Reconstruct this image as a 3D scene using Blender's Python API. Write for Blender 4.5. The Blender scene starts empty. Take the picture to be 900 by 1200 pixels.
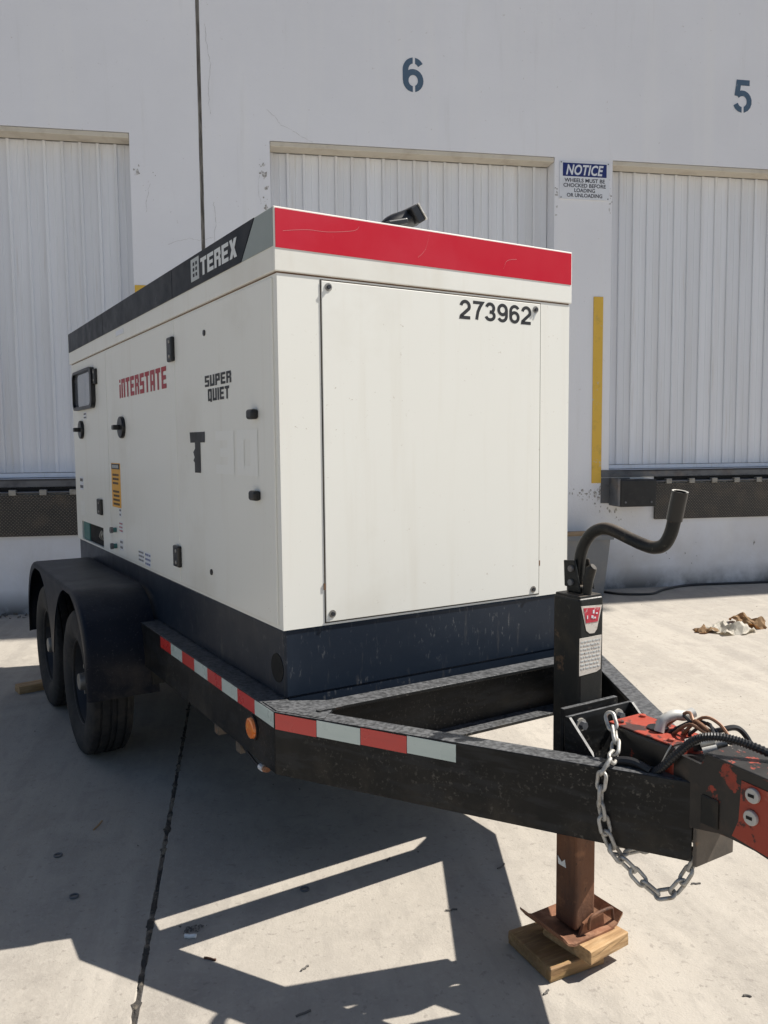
import bpy, bmesh, math, random
from mathutils import Vector, Matrix, Quaternion
random.seed(7)
R = math.radians
scene = bpy.context.scene
col = scene.collection

# ------------------------------------------------------------------ camera
# trailer frame: X right along the generator's front face, Y rearwards, Z up
YAW, PITCH, ROLL, FPX = 0.548025, 0.081342, -0.009191, 953.88
fwd = Vector((math.sin(YAW)*math.cos(PITCH), math.cos(YAW)*math.cos(PITCH), -math.sin(PITCH)))
rgt = Vector((math.cos(YAW), -math.sin(YAW), 0)); up = rgt.cross(fwd)
r2 = rgt*math.cos(ROLL)+up*math.sin(ROLL); u2 = -rgt*math.sin(ROLL)+up*math.cos(ROLL)
cam_d = bpy.data.cameras.new('camera'); cam = bpy.data.objects.new('camera', cam_d); col.objects.link(cam)
cam_d.sensor_fit = 'VERTICAL'; cam_d.sensor_height = 24; cam_d.lens = 24*FPX/1200
cam_d.clip_start = .05; cam_d.clip_end = 2000
M = Matrix((r2, u2, -fwd)).transposed().to_4x4(); M.translation = (-1.0150, -2.2604, 1.45)
cam.matrix_world = M
scene.camera = cam

# ------------------------------------------------------------------ light
SUN_AZ, SUN_EL = R(-17.2), R(49.6)           # azimuth measured from +X, counter-clockwise
sdir = Vector((math.cos(SUN_EL)*math.cos(SUN_AZ), math.cos(SUN_EL)*math.sin(SUN_AZ), math.sin(SUN_EL)))
world = bpy.data.worlds.new('World'); scene.world = world; world.use_nodes = True
wn = world.node_tree; wn.nodes.clear()
sky = wn.nodes.new('ShaderNodeTexSky'); sky.sky_type = 'NISHITA'; sky.sun_disc = False
sky.sun_elevation = SUN_EL; sky.sun_rotation = math.atan2(sdir.x, sdir.y)
sky.altitude = 300; sky.air_density = 1.0; sky.dust_density = 1.2; sky.ozone_density = 1.0
bg = wn.nodes.new('ShaderNodeBackground'); bg.inputs['Strength'].default_value = .06
wo = wn.nodes.new('ShaderNodeOutputWorld')
wn.links.new(sky.outputs[0], bg.inputs['Color']); wn.links.new(bg.outputs[0], wo.inputs['Surface'])
sun_d = bpy.data.lights.new('sun', 'SUN'); sun_d.energy = 5.0; sun_d.angle = R(.5); sun_d.color = (1, .955, .88)
sun = bpy.data.objects.new('sun', sun_d); col.objects.link(sun)
sun.rotation_euler = sdir.to_track_quat('Z', 'Y').to_euler(); sun.location = sdir*30
scene.view_settings.view_transform = 'Standard'; scene.view_settings.look = 'None'
scene.view_settings.exposure = 0.6; scene.view_settings.gamma = 1

# ------------------------------------------------------------------ materials
def mat(name, base, rough=.5, metal=0., layers=(), bump=(), coat=0., rvar=.1, emit=None, spec=.5, tint=0., dust_sheen=None):
    """layers: (colour, scale, lo, hi, strength, stretch, zfade) painted by noise on object coordinates"""
    m = bpy.data.materials.new(name); m.use_nodes = True; nt = m.node_tree; N = nt.nodes; L = nt.links
    b = N['Principled BSDF']
    b.inputs['Metallic'].default_value = metal; b.inputs['Specular IOR Level'].default_value = spec
    b.inputs['Coat Weight'].default_value = coat
    tc = N.new('ShaderNodeTexCoord'); oi = N.new('ShaderNodeObjectInfo')
    ml = N.new('ShaderNodeMath'); ml.operation = 'MULTIPLY'; ml.inputs[1].default_value = 41.; L.new(oi.outputs['Random'], ml.inputs[0])
    ad = N.new('ShaderNodeVectorMath'); ad.operation = 'ADD'; L.new(tc.outputs['Object'], ad.inputs[0]); L.new(ml.outputs[0], ad.inputs[1])
    def noise(scale, stretch=(1, 1, 1), detail=6, rg=.6):
        mp = N.new('ShaderNodeMapping'); mp.inputs['Scale'].default_value = stretch; L.new(ad.outputs[0], mp.inputs['Vector'])
        t = N.new('ShaderNodeTexNoise'); t.inputs['Scale'].default_value = scale; t.inputs['Detail'].default_value = detail
        t.inputs['Roughness'].default_value = rg
        L.new(mp.outputs[0], t.inputs['Vector']); return t.outputs['Fac']
    c = None
    for ly in layers:
        lc, sc, lo, hi, st = ly[:5]; stretch = ly[5] if len(ly) > 5 and ly[5] else (1, 1, 1)
        f = noise(sc, stretch)
        mr = N.new('ShaderNodeMapRange'); mr.inputs['From Min'].default_value = lo; mr.inputs['From Max'].default_value = hi
        mr.inputs['To Max'].default_value = st; L.new(f, mr.inputs['Value']); fo = mr.outputs[0]
        if len(ly) > 6 and ly[6]:
            ge = N.new('ShaderNodeNewGeometry'); sp = N.new('ShaderNodeSeparateXYZ'); L.new(ge.outputs['Position'], sp.inputs[0])
            zr = N.new('ShaderNodeMapRange'); zr.inputs['From Min'].default_value = ly[6][0]; zr.inputs['From Max'].default_value = ly[6][1]
            zr.inputs['To Min'].default_value = 1; zr.inputs['To Max'].default_value = 0; L.new(sp.outputs['Z'], zr.inputs['Value'])
            mm = N.new('ShaderNodeMath'); mm.operation = 'MULTIPLY'; L.new(fo, mm.inputs[0]); L.new(zr.outputs[0], mm.inputs[1]); fo = mm.outputs[0]
        if len(ly) > 7:      # gather the marks into patches
            pm = N.new('ShaderNodeMapRange'); pm.inputs['From Min'].default_value = .44; pm.inputs['From Max'].default_value = .60; L.new(noise(ly[7]), pm.inputs['Value'])
            mm = N.new('ShaderNodeMath'); mm.operation = 'MULTIPLY'; L.new(fo, mm.inputs[0]); L.new(pm.outputs[0], mm.inputs[1]); fo = mm.outputs[0]
        mx = N.new('ShaderNodeMix'); mx.data_type = 'RGBA'; L.new(fo, mx.inputs['Factor'])
        if c is None: mx.inputs['A'].default_value = (*base, 1)
        else: L.new(c, mx.inputs['A'])
        mx.inputs['B'].default_value = (*lc, 1); c = mx.outputs['Result']
    if dust_sheen:      # dusty upward faces, with sun and sky sheen painted in: (colour, strength, noise scale)
        ge = N.new('ShaderNodeNewGeometry'); sp = N.new('ShaderNodeSeparateXYZ'); L.new(ge.outputs['Normal'], sp.inputs[0])
        zr = N.new('ShaderNodeMapRange'); zr.inputs['From Min'].default_value = .6; zr.inputs['From Max'].default_value = .95; L.new(sp.outputs['Z'], zr.inputs['Value'])
        mr = N.new('ShaderNodeMapRange'); mr.inputs['From Min'].default_value = .40; mr.inputs['From Max'].default_value = .6; mr.inputs['To Min'].default_value = .30*dust_sheen[1]; mr.inputs['To Max'].default_value = dust_sheen[1]
        L.new(noise(dust_sheen[2]), mr.inputs['Value'])
        mm = N.new('ShaderNodeMath'); mm.operation = 'MULTIPLY'; L.new(mr.outputs[0], mm.inputs[0]); L.new(zr.outputs[0], mm.inputs[1])
        mx = N.new('ShaderNodeMix'); mx.data_type = 'RGBA'; L.new(mm.outputs[0], mx.inputs['Factor'])
        if c is None: mx.inputs['A'].default_value = (*base, 1)
        else: L.new(c, mx.inputs['A'])
        mx.inputs['B'].default_value = (*dust_sheen[0], 1); c = mx.outputs['Result']
    if tint:
        hv = N.new('ShaderNodeHueSaturation'); mr = N.new('ShaderNodeMapRange'); L.new(oi.outputs['Random'], mr.inputs['Value'])
        mr.inputs['To Min'].default_value = 1-tint; mr.inputs['To Max'].default_value = 1+tint; L.new(mr.outputs[0], hv.inputs['Value'])
        if c is None: hv.inputs['Color'].default_value = (*base, 1)
        else: L.new(c, hv.inputs['Color'])
        c = hv.outputs[0]
    if c is None: b.inputs['Base Color'].default_value = (*base, 1)
    else: L.new(c, b.inputs['Base Color'])
    rn = noise(9); mr = N.new('ShaderNodeMapRange'); mr.inputs['From Min'].default_value = .3; mr.inputs['From Max'].default_value = .7
    mr.inputs['To Min'].default_value = max(.03, rough-rvar); mr.inputs['To Max'].default_value = min(1, rough+rvar)
    L.new(rn, mr.inputs['Value']); L.new(mr.outputs[0], b.inputs['Roughness'])
    prev = None
    for bs in bump:
        st, sc = bs[:2]; bn = N.new('ShaderNodeBump'); bn.inputs['Strength'].default_value = st; bn.inputs['Distance'].default_value = bs[3] if len(bs) > 3 else .004
        L.new(noise(sc, bs[2] if len(bs) > 2 and bs[2] else (1, 1, 1), 4), bn.inputs['Height'])
        if prev: L.new(prev, bn.inputs['Normal'])
        prev = bn.outputs[0]
    if prev: L.new(prev, b.inputs['Normal'])
    if emit: b.inputs['Emission Color'].default_value = (*emit, 1); b.inputs['Emission Strength'].default_value = .3
    return m

def tread_mat(name, base, hi):
    """steel tread plate: raised diagonal lozenges too small to pick apart"""
    m = mat(name, base, .55, .3, [((.10, .08, .06), 5, .5, .7, .7)]); nt = m.node_tree; N = nt.nodes; L = nt.links; b = N['Principled BSDF']
    tc = N.new('ShaderNodeTexCoord'); outs = []
    for a in (45, -45):
        mp = N.new('ShaderNodeMapping'); mp.inputs['Rotation'].default_value = (0, R(a), 0); L.new(tc.outputs['Object'], mp.inputs['Vector'])
        w = N.new('ShaderNodeTexWave'); w.inputs['Scale'].default_value = 15; w.bands_direction = 'X'; L.new(mp.outputs[0], w.inputs['Vector'])
        outs.append(w.outputs['Fac'])
    mx = N.new('ShaderNodeMath'); mx.operation = 'MULTIPLY'; L.new(outs[0], mx.inputs[0]); L.new(outs[1], mx.inputs[1])
    mr = N.new('ShaderNodeMapRange'); mr.inputs['From Min'].default_value = .2; mr.inputs['From Max'].default_value = .7; L.new(mx.outputs[0], mr.inputs['Value'])
    bn = N.new('ShaderNodeBump'); bn.inputs['Strength'].default_value = 1; bn.inputs['Distance'].default_value = .004
    L.new(mr.outputs[0], bn.inputs['Height']); L.new(bn.outputs[0], b.inputs['Normal'])
    old = b.inputs['Base Color'].links[0].from_socket
    mix = N.new('ShaderNodeMix'); mix.data_type = 'RGBA'; L.new(mr.outputs[0], mix.inputs['Factor']); L.new(old, mix.inputs['A']); mix.inputs['B'].default_value = (*hi, 1)
    L.new(mix.outputs['Result'], b.inputs['Base Color'])
    return m

MT = {}
MT['concrete'] = mat('concrete', (.368, .333, .286), .85, 0, [
    ((.315, .286, .248), .8, .45, .62, .8), ((.42, .382, .33), 1.1, .49, .60, .7, (3.2, .10, 1)),
    ((.315, .287, .252), 1.7, .53, .66, .6, (2.6, .16, 1)), ((.43, .39, .335), 5, .52, .64, .5), ((.255, .23, .20), 3.1, .56, .70, .55),
    ((.43, .39, .34), 60, .50, .66, .35), ((.22, .195, .17), 48, .60, .67, .55), ((.16, .14, .12), 26, .655, .70, .5, None, None, 1.5), ((.30, .272, .236), 14, .54, .62, .4, (1.6, .5, 1)), ((.28, .25, .218), 7, .60, .68, .3)],
    [(.45, 140, None, .003), (.35, 10, None, .008)])
MT['joint'] = mat('joint', (.045, .040, .035), .95, 0, [((.24, .20, .15), 14, .48, .60, .9)], [(.9, 70, None, .01)])
MT['wall'] = mat('wall', (.80, .805, .84), .8, 0, [
    ((.75, .755, .79), .7, .4, .65, .8), ((.82, .82, .83), 1.1, .5, .7, .6, (3, 3, .2)), ((.66, .655, .66), 2.2, .60, .78, .35, (4, 4, .35)),
    ((.50, .45, .39), 1.3, .40, .66, .55, None, (.2, 1.0)), ((.10, .095, .09), 2.4, .36, .60, .9, (1, 1, .8), (.02, .22)), ((.40, .36, .33), 30, .68, .74, .4)],
    [(.3, 45, None, .006), (.25, 6, None, .01)])
MT['chip'] = mat('chip', (.30, .285, .27), .9, 0, [((.62, .61, .61), 45, .48, .54, .95)], [(.5, 60)])
MT['crack'] = mat('crack', (.46, .45, .45), .9)
MT['wallgap'] = mat('wallgap', (.13, .12, .11), .9, 0, [((.33, .31, .28), 8, .45, .6, .8, (8, 8, .6))])
MT['doorpaint'] = mat('doorpaint', (.75, .765, .80), .5, 0, [((.66, .66, .67), 1.5, .45, .7, .6, (6, 6, .35)), ((.50, .46, .40), 3, .60, .75, .5, (6, 6, .3))], [(.1, 25)], tint=.05)
MT['doorback'] = mat('doorback', (.50, .49, .46), .6)
MT['soffitbounce'] = mat('soffitbounce', (.60, .55, .46), .8, 0, [((.42, .36, .28), 6, .5, .7, .6)])  # warm glow from the sunlit ground is mixed into this colour
MT['steelgrey'] = mat('steelgrey', (.13, .135, .145), .55, .2, [((.22, .18, .15), 5, .55, .7, .7), ((.05, .05, .055), 9, .5, .7, .6)], [(.15, 40)])
MT['tread'] = tread_mat('tread', (.045, .042, .04), (.16, .145, .125))
MT['rubber'] = mat('rubber', (.008, .008, .009), .5, 0, [((.03, .03, .03), 12, .55, .7, .6)], [(.3, 50)])
MT['yellow'] = mat('yellow', (.72, .45, .06), .55, 0, [((.45, .30, .08), 9, .55, .7, .6), ((.5, .48, .45), 20, .64, .7, .8)], [(.2, 40)])
MT['stencil'] = mat('stencil', (.075, .125, .19), .8, 0, [((.30, .34, .38), 25, .6, .72, .6)])
MT['signwhite'] = mat('signwhite', (.72, .74, .78), .35, 0, [((.62, .63, .66), 6, .5, .7, .5)])
MT['signblue'] = mat('signblue', (.012, .022, .14), .35)
MT['signblack'] = mat('signblack', (.03, .03, .045), .4)
MT['cream'] = mat('cream', (.815, .81, .755), .38, 0, [((.795, .785, .725), 1.2, .4, .65, .7), ((.70, .665, .58), 2.4, .54, .74, .35, (6, 6, .35)), ((.40, .33, .25), 70, .67, .72, .6, None, None, 2.5), ((.62, .585, .50), 1.1, .56, .70, .4)], (), coat=.1, rvar=.03)
MT['roofcream'] = MT['cream']
MT['redpaint'] = mat('redpaint', (.52, .009, .028), .5, 0, [((.54, .03, .055), 2.5, .45, .65, .6), ((.60, .16, .17), 14, .69, .76, .5)], spec=.15)
MT['redworn'] = mat('redworn', (.62, .20, .21), .6)
MT['blackband'] = mat('blackband', (.009, .012, .018), .35, 0, [((.020, .025, .034), 3, .45, .7, .6), ((.16, .16, .16), 45, .69, .74, .5)], spec=.1)
MT['greyband'] = mat('greyband', (.27, .31, .30), .42)
MT['letterwhite'] = mat('letterwhite', (.70, .72, .72), .45)
MT['lettergrey'] = mat('lettergrey', (.47, .50, .50), .45)
MT['letterred'] = mat('letterred', (.36, .018, .03), .45)
MT['letterblack'] = mat('letterblack', (.012, .012, .013), .45)
MT['ghost'] = mat('ghost', (.832, .83, .785), .38, 0, coat=.1, rvar=.03)
MT['gap'] = mat('gap', (.10, .075, .05), .8, 0, [((.03, .025, .02), 6, .42, .55, .9)])
MT['rustline'] = mat('rustline', (.16, .09, .05), .8)
MT['skid'] = mat('skid', (.011, .018, .031), .36, 0, [((.022, .031, .047), 2, .45, .65, .6), ((.22, .22, .22), 90, .60, .70, .5, (1, 1, .35), None, 4), ((.13, .12, .11), 11, .62, .72, .4, (2, 2, .35))], [(.08, 30)], spec=.25, rvar=.05)
MT['frame'] = mat('frame', (.0065, .0075, .0085), .40, 0, [((.022, .021, .020), 3, .45, .68, .6), ((.20, .185, .16), 95, .56, .68, .6, None, None, 5), ((.075, .063, .048), 7, .46, .68, .75, None, (.45, .60)), ((.16, .15, .14), 30, .67, .73, .5, (1, 1, .4), None, 3), ((.025, .027, .03), 20, .5, .62, .6, (.4, .4, 2)), ((.12, .05, .025), 12, .70, .76, .6)], [(.12, 45)], spec=.22, dust_sheen=((.155, .157, .162), .8, 75))  # upward faces: speckled dirt film plus sunlit grey painted into the colour
MT['fender'] = mat('fender', (.007, .010, .018), .45, 0, [((.012, .016, .026), 3, .45, .65, .5), ((.085, .070, .055), 6, .40, .66, .8, None, (.34, .56)), ((.07, .07, .075), 110, .60, .68, .4)], [(.35, 55, None, .003)], spec=.15, rvar=.03, dust_sheen=((.045, .050, .060), .9, 5))  # paler top is sky reflection painted into the colour
MT['tyre'] = mat('tyre', (.016, .016, .017), .8, 0, [((.065, .055, .045), 7, .52, .72, .7)], [(.3, 60)])
MT['rim'] = mat('rim', (.028, .030, .036), .5, .2, [((.09, .07, .05), 9, .55, .7, .7)])
MT['hub'] = mat('hub', (.30, .29, .27), .5, .6, [((.12, .09, .06), 15, .5, .7, .8)])
MT['tapered'] = mat('tapered', (.58, .035, .03), .3, 0, [((.45, .03, .03), 30, .5, .7, .5, (.2, .2, 1))], coat=.4)
MT['tapewhite'] = mat('tapewhite', (.56, .64, .60), .3, 0, [((.48, .57, .53), 30, .5, .7, .6, (.2, .2, 1))], coat=.4)
MT['amber'] = mat('amber', (.80, .19, .02), .2, 0, [((.9, .4, .06), 60, .5, .65, .6)], coat=.6)
MT['glass'] = mat('glass', (.16, .175, .20), .1, 0, coat=1.)
MT['plastic'] = mat('plastic', (.005, .005, .006), .35, 0, rvar=.05)
MT['teal'] = mat('teal', (.05, .16, .15), .5)
MT['dark'] = mat('dark', (.006, .006, .006), .9)
MT['stickyellow'] = mat('stickyellow', (.72, .36, .03), .45)
MT['jack'] = mat('jack', (.009, .0105, .011), .45, 0, [((.045, .036, .026), 5, .50, .68, .8), ((.17, .10, .055), 18, .64, .73, .7), ((.13, .12, .10), 80, .58, .70, .5, None, None, 6)], [(.2, 45)], spec=.3, dust_sheen=((.13, .105, .08), .9, 14))
MT['rust'] = mat('rust', (.17, .075, .038), .8, .1, [((.08, .04, .026), 6, .42, .62, .9, (2, 2, .5)), ((.30, .14, .07), 22, .55, .7, .7), ((.035, .025, .02), 60, .62, .7, .8)], [(.4, 60)])
MT['rustlight'] = mat('rustlight', (.26, .115, .06), .8, .05, [((.12, .055, .03), 9, .45, .65, .9), ((.40, .22, .13), 25, .55, .7, .7)], [(.3, 60)])
MT['coupler'] = mat('coupler', (.010, .009, .009), .42, 0, [((.30, .035, .016), 9, .605, .625, 1.), ((.045, .028, .02), 16, .55, .65, .5)], [(.25, 40)])
MT['couplerred'] = mat('couplerred', (.40, .060, .030), .55, 0, [((.016, .014, .013), 8, .50, .55, .95), ((.5, .25, .17), 30, .60, .7, .6)], [(.25, 40)])
MT['couplerorange'] = mat('couplerorange', (.34, .045, .022), .55, 0, [((.016, .014, .013), 10, .57, .60, .9), ((.45, .20, .13), 30, .60, .7, .5)], [(.25, 40)])
MT['couplerworn'] = mat('couplerworn', (.020, .018, .017), .45, 0, [((.36, .06, .035), 22, .54, .57, .9), ((.45, .36, .32), 50, .63, .68, .8)], [(.25, 40)])
MT['dustplate'] = mat('dustplate', (.11, .09, .072), .6, 0, [((.05, .045, .04), 8, .45, .65, .8), ((.22, .12, .06), 20, .62, .7, .7)], [(.25, 40)])
MT['galv'] = mat('galv', (.50, .485, .45), .5, .35, [((.26, .22, .17), 45, .48, .66, .8)], [(.2, 90)], tint=.15)
MT['silver'] = mat('silver', (.50, .49, .46), .6, .2, [((.3, .27, .22), 30, .55, .65, .7)])
MT['copper'] = mat('copper', (.24, .12, .065), .5, .2, tint=.3)
MT['hose'] = mat('hose', (.014, .014, .015), .45)
MT['wooddark'] = mat('wooddark', (.30, .18, .085), .75, 0, [((.24, .14, .055), 6, .42, .62, .9, (1, 9, 9)), ((.52, .35, .15), 14, .5, .7, .6, (1, 8, 8)), ((.12, .07, .03), 3, .60, .75, .7)], [(.4, 20, (1, 9, 9))])  # darker brown version of the board colour
MT['wood'] = mat('wood', (.46, .29, .14), .75, 0, [((.28, .16, .07), 6, .42, .62, .9, (1, 9, 9)), ((.54, .38, .21), 14, .5, .7, .6, (1, 8, 8)), ((.18, .10, .045), 5, .64, .75, .7)], [(.4, 20, (1, 9, 9))])
MT['paper'] = mat('paper', (.70, .66, .58), .8, 0, [((.5, .40, .28), 6, .5, .7, .6)], [(.4, 30)])
MT['card'] = mat('card', (.42, .27, .14), .8, 0, [((.28, .16, .08), 8, .5, .68, .7)], [(.4, 30)])
MT['labelpaper'] = mat('labelpaper', (.62, .58, .52), .6, 0, [((.16, .10, .07), 26, .61, .66, .9), ((.42, .36, .31), 80, .52, .6, .6, (1, 1, 3))])
MT['labelred'] = mat('labelred', (.48, .025, .05), .5, 0, [((.62, .5, .48), 60, .58, .66, .8)])
MT['blueprint'] = mat('blueprint', (.04, .07, .22), .5)
MT['bin'] = mat('bin', (.15, .16, .175), .55, 0, [((.22, .21, .2), 6, .5, .7, .6)])
MT['stone'] = mat('stone', (.12, .11, .10), .9)

# ------------------------------------------------------------------ mesh helpers
WL = {}                                        # frame position of each object's origin
class MB:
    def __init__(s): s.bm = bmesh.new()
    def verts(s, pts): return [s.bm.verts.new(p) for p in pts]
    def face(s, pts):
        try: return s.bm.faces.new(s.verts(pts))
        except ValueError: return None
    def box(s, x0, x1, y0, y1, z0, z1):
        v = s.verts([(x, y, z) for x in (x0, x1) for y in (y0, y1) for z in (z0, z1)])
        for f in ((0, 1, 3, 2), (4, 6, 7, 5), (0, 4, 5, 1), (2, 3, 7, 6), (0, 2, 6, 4), (1, 5, 7, 3)): s.bm.faces.new([v[i] for i in f])
        return s
    def prism(s, poly, off):
        """poly: 3D points of a planar polygon, off: extrusion vector"""
        a = s.verts(poly); b = s.verts([Vector(p)+Vector(off) for p in poly]); n = len(a)
        s.bm.faces.new(a[::-1]); s.bm.faces.new(b)
        for i in range(n): s.bm.faces.new((a[i], a[(i+1) % n], b[(i+1) % n], b[i]))
        return s
    def rings(s, rings, closed=False, cap=True):
        vs = [s.verts(r) for r in rings]; m = len(vs[0]); k = len(vs)
        for i in range(k if closed else k-1):
            a, b = vs[i], vs[(i+1) % k]
            for j in range(m): s.bm.faces.new((a[j], a[(j+1) % m], b[(j+1) % m], b[j]))
        if cap and not closed: s.bm.faces.new(vs[0][::-1]); s.bm.faces.new(vs[-1])
        return s
    def tube(s, path, r, n=12, closed=False, cap=True, radii=None):
        P = [Vector(p) for p in path]; k = len(P); rr = []
        T = [((P[(i+1) % k] if closed or i < k-1 else P[i])-(P[i-1] if closed or i > 0 else P[i])).normalized() for i in range(k)]
        nrm = T[0].orthogonal().normalized()
        for i in range(k):
            nrm = (nrm-T[i]*nrm.dot(T[i])).normalized(); b = T[i].cross(nrm); q = radii[i] if radii else r
            rr.append([P[i]+(nrm*math.cos(2*math.pi*j/n)+b*math.sin(2*math.pi*j/n))*q for j in range(n)])
        return s.rings(rr, closed, cap)
    def cyl(s, p0, p1, r, n=16, r1=None): return s.tube([p0, p1], r, n, radii=[r, r1 if r1 is not None else r])
    def lathe_x(s, prof, c, n=48, mod=None):
        """profile (x, r) turned about the X axis through c; profile closed"""
        rr = []
        for j in range(n):
            a = 2*math.pi*j/n
            rr.append([(c[0]+x, c[1]+(r+(mod(i, j) if mod else 0))*math.cos(a), c[2]+(r+(mod(i, j) if mod else 0))*math.sin(a)) for i, (x, r) in enumerate(prof)])
        return s.rings(rr, closed=True)
    def bevel(s, w, seg=2, ang=35):
        bmesh.ops.recalc_face_normals(s.bm, faces=s.bm.faces)
        es = [e for e in s.bm.edges if len(e.link_faces) == 2 and e.calc_face_angle(0) > R(ang)]
        bmesh.ops.bevel(s.bm, geom=es, offset=w, segments=seg, affect='EDGES', profile=.5, clamp_overlap=True); return s
    def build(s, name, m, parent=None, smooth=False):
        bmesh.ops.recalc_face_normals(s.bm, faces=s.bm.faces)
        vs = s.bm.verts; lo = Vector([min(v.co[i] for v in vs) for i in range(3)]); hi = Vector([max(v.co[i] for v in vs) for i in range(3)])
        c = (lo+hi)/2
        if parent is None: c.z = lo.z
        for v in vs: v.co -= c
        me = bpy.data.meshes.new(name); s.bm.to_mesh(me); s.bm.free()
        if smooth:
            for p in me.polygons: p.use_smooth = True
            try: me.set_sharp_from_angle(angle=R(38))
            except Exception: pass
        me.materials.append(MT[m]); o = bpy.data.objects.new(name, me); col.objects.link(o)
        if smooth: wnm = o.modifiers.new('weighted_normal', 'WEIGHTED_NORMAL'); wnm.keep_sharp = True; wnm.weight = 50
        o.parent = parent; o.location = c-(WL[parent] if parent else Vector((0, 0, 0))); WL[o] = c
        return o
def tag(o, label=None, cat=None, group=None, kind=None):
    for k, v in (('label', label), ('category', cat), ('group', group), ('kind', kind)):
        if v: o[k] = v
    return o
def empty(name, loc, rz=0, local=False):
    o = bpy.data.objects.new(name, None); col.objects.link(o); o.location = loc; o.rotation_euler.z = rz
    o.empty_display_size = .2; WL[o] = Vector((0, 0, 0)) if local else Vector(loc); return o
def box(name, m, parent, b, bev=0, seg=2, smooth=None):
    mb = MB().box(*b)
    if bev: mb.bevel(bev, seg)
    return mb.build(name, m, parent, smooth=bool(smooth))
def copy_piece(o, parent, loc):
    c = o.copy(); col.objects.link(c); c.parent = parent; c.location = Vector(loc)-WL[parent]; WL[c] = Vector(loc); return c
def smoothpath(pts, n=8):
    P = [Vector(p) for p in pts]; out = []
    for i in range(len(P)-1):
        a, b, c, d = P[max(i-1, 0)], P[i], P[i+1], P[min(i+2, len(P)-1)]
        for k in range(n):
            t = k/n; out.append(.5*((2*b)+(c-a)*t+(2*a-5*b+4*c-d)*t*t+(3*b-a-3*c+d)*t**3))
    out.append(P[-1]); return out

# lettering ---------------------------------------------------------
def font_geo(txt, bold=0., shear=0., align='CENTER', space=1., line=1.):
    cu = bpy.data.curves.new('t', 'FONT'); cu.body = txt; cu.offset = bold; cu.shear = shear; cu.align_x = align
    cu.space_character = space; cu.space_line = line; cu.resolution_u = 4
    o = bpy.data.objects.new('t', cu); col.objects.link(o); dg = bpy.context.evaluated_depsgraph_get()
    me = bpy.data.meshes.new_from_object(o.evaluated_get(dg))
    V = [(v.co.x, v.co.y) for v in me.vertices]; F = [tuple(p.vertices) for p in me.polygons]
    bpy.data.objects.remove(o); bpy.data.curves.remove(cu); bpy.data.meshes.remove(me)
    return V, F
G = {  # block capitals on a 4 x 6 grid: x0, y0, x1, y1
 'S': [(0, 0, 4, 1.3), (2.6, 1.3, 4, 2.4), (0, 2.4, 4, 3.6), (0, 3.6, 1.4, 4.7), (0, 4.7, 4, 6)],
 'U': [(0, 0, 4, 1.3), (0, 1.3, 1.4, 6), (2.6, 1.3, 4, 6)],
 'P': [(0, 0, 1.4, 6), (1.4, 4.7, 4, 6), (2.6, 3.4, 4, 4.7), (1.4, 2.1, 4, 3.4)],
 'E': [(0, 0, 1.4, 6), (1.4, 0, 4, 1.3), (1.4, 2.4, 3.6, 3.6), (1.4, 4.7, 4, 6)],
 'R': [(0, 0, 1.4, 6), (1.4, 4.7, 3.8, 6), (2.6, 3.5, 4, 4.7), (1.4, 2.4, 3.6, 3.5), (2.6, 0, 4, 2.4)],
 'Q': [(0, 0, 2.4, 1.3), (2.4, -.5, 4.1, 1.3), (0, 1.3, 1.4, 4.7), (2.6, 1.3, 4, 4.7), (0, 4.7, 4, 6)],
 'I': [(0, 0, 1.4, 6)], 'i': [(0, 0, 1.4, 4.4), (0, 5, 1.4, 6)],
 'T': [(1.3, 0, 2.7, 4.7), (0, 4.7, 4, 6)],
 'A': [(0, 0, 1.4, 4.7), (2.6, 0, 4, 4.7), (0, 4.7, 4, 6), (1.4, 1.7, 2.6, 2.9)],
 'N': [(0, 0, 1.4, 6), (2.6, 0, 4, 4.7), (1.4, 4.7, 4, 6)],
 '3': [(0, 0, 4, 1.3), (0, 4.7, 4, 6), (2.6, 1.3, 4, 4.7), (1, 2.4, 2.6, 3.6)],
 '0': [(0, 0, 4, 1.3), (0, 4.7, 4, 6), (0, 1.3, 1.4, 4.7), (2.6, 1.3, 4, 4.7)]}
def block_geo(txt, gap=.7):
    V, F, x = [], [], 0
    for ch in txt:
        if ch == ' ': x += 3; continue
        if ch == 'X':
            for q in ([(0, 0), (1.6, 0), (4.2, 6), (2.6, 6)], [(0, 6), (1.5, 6), (2.0, 4.4), (1.25, 2.85)], [(4.2, 0), (2.6, 0), (2.1, 1.5), (2.9, 3.2)]):
                k = len(V); V += [(x+a, b) for a, b in q]; F.append((k, k+1, k+2, k+3))
            x += 4.2+gap; continue
        w = 0
        for a, b, c, d in G[ch]:
            k = len(V); V += [(x+a, b), (x+c, b), (x+c, d), (x+a, d)]; F.append((k, k+1, k+2, k+3)); w = max(w, c)
        x += w+gap
    return V, F
def arc(cx, cy, rx, ry, a0, a1, n=14): return [(cx+rx*math.cos(R(a0+(a1-a0)*k/n)), cy+ry*math.sin(R(a0+(a1-a0)*k/n))) for k in range(n+1)]
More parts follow.
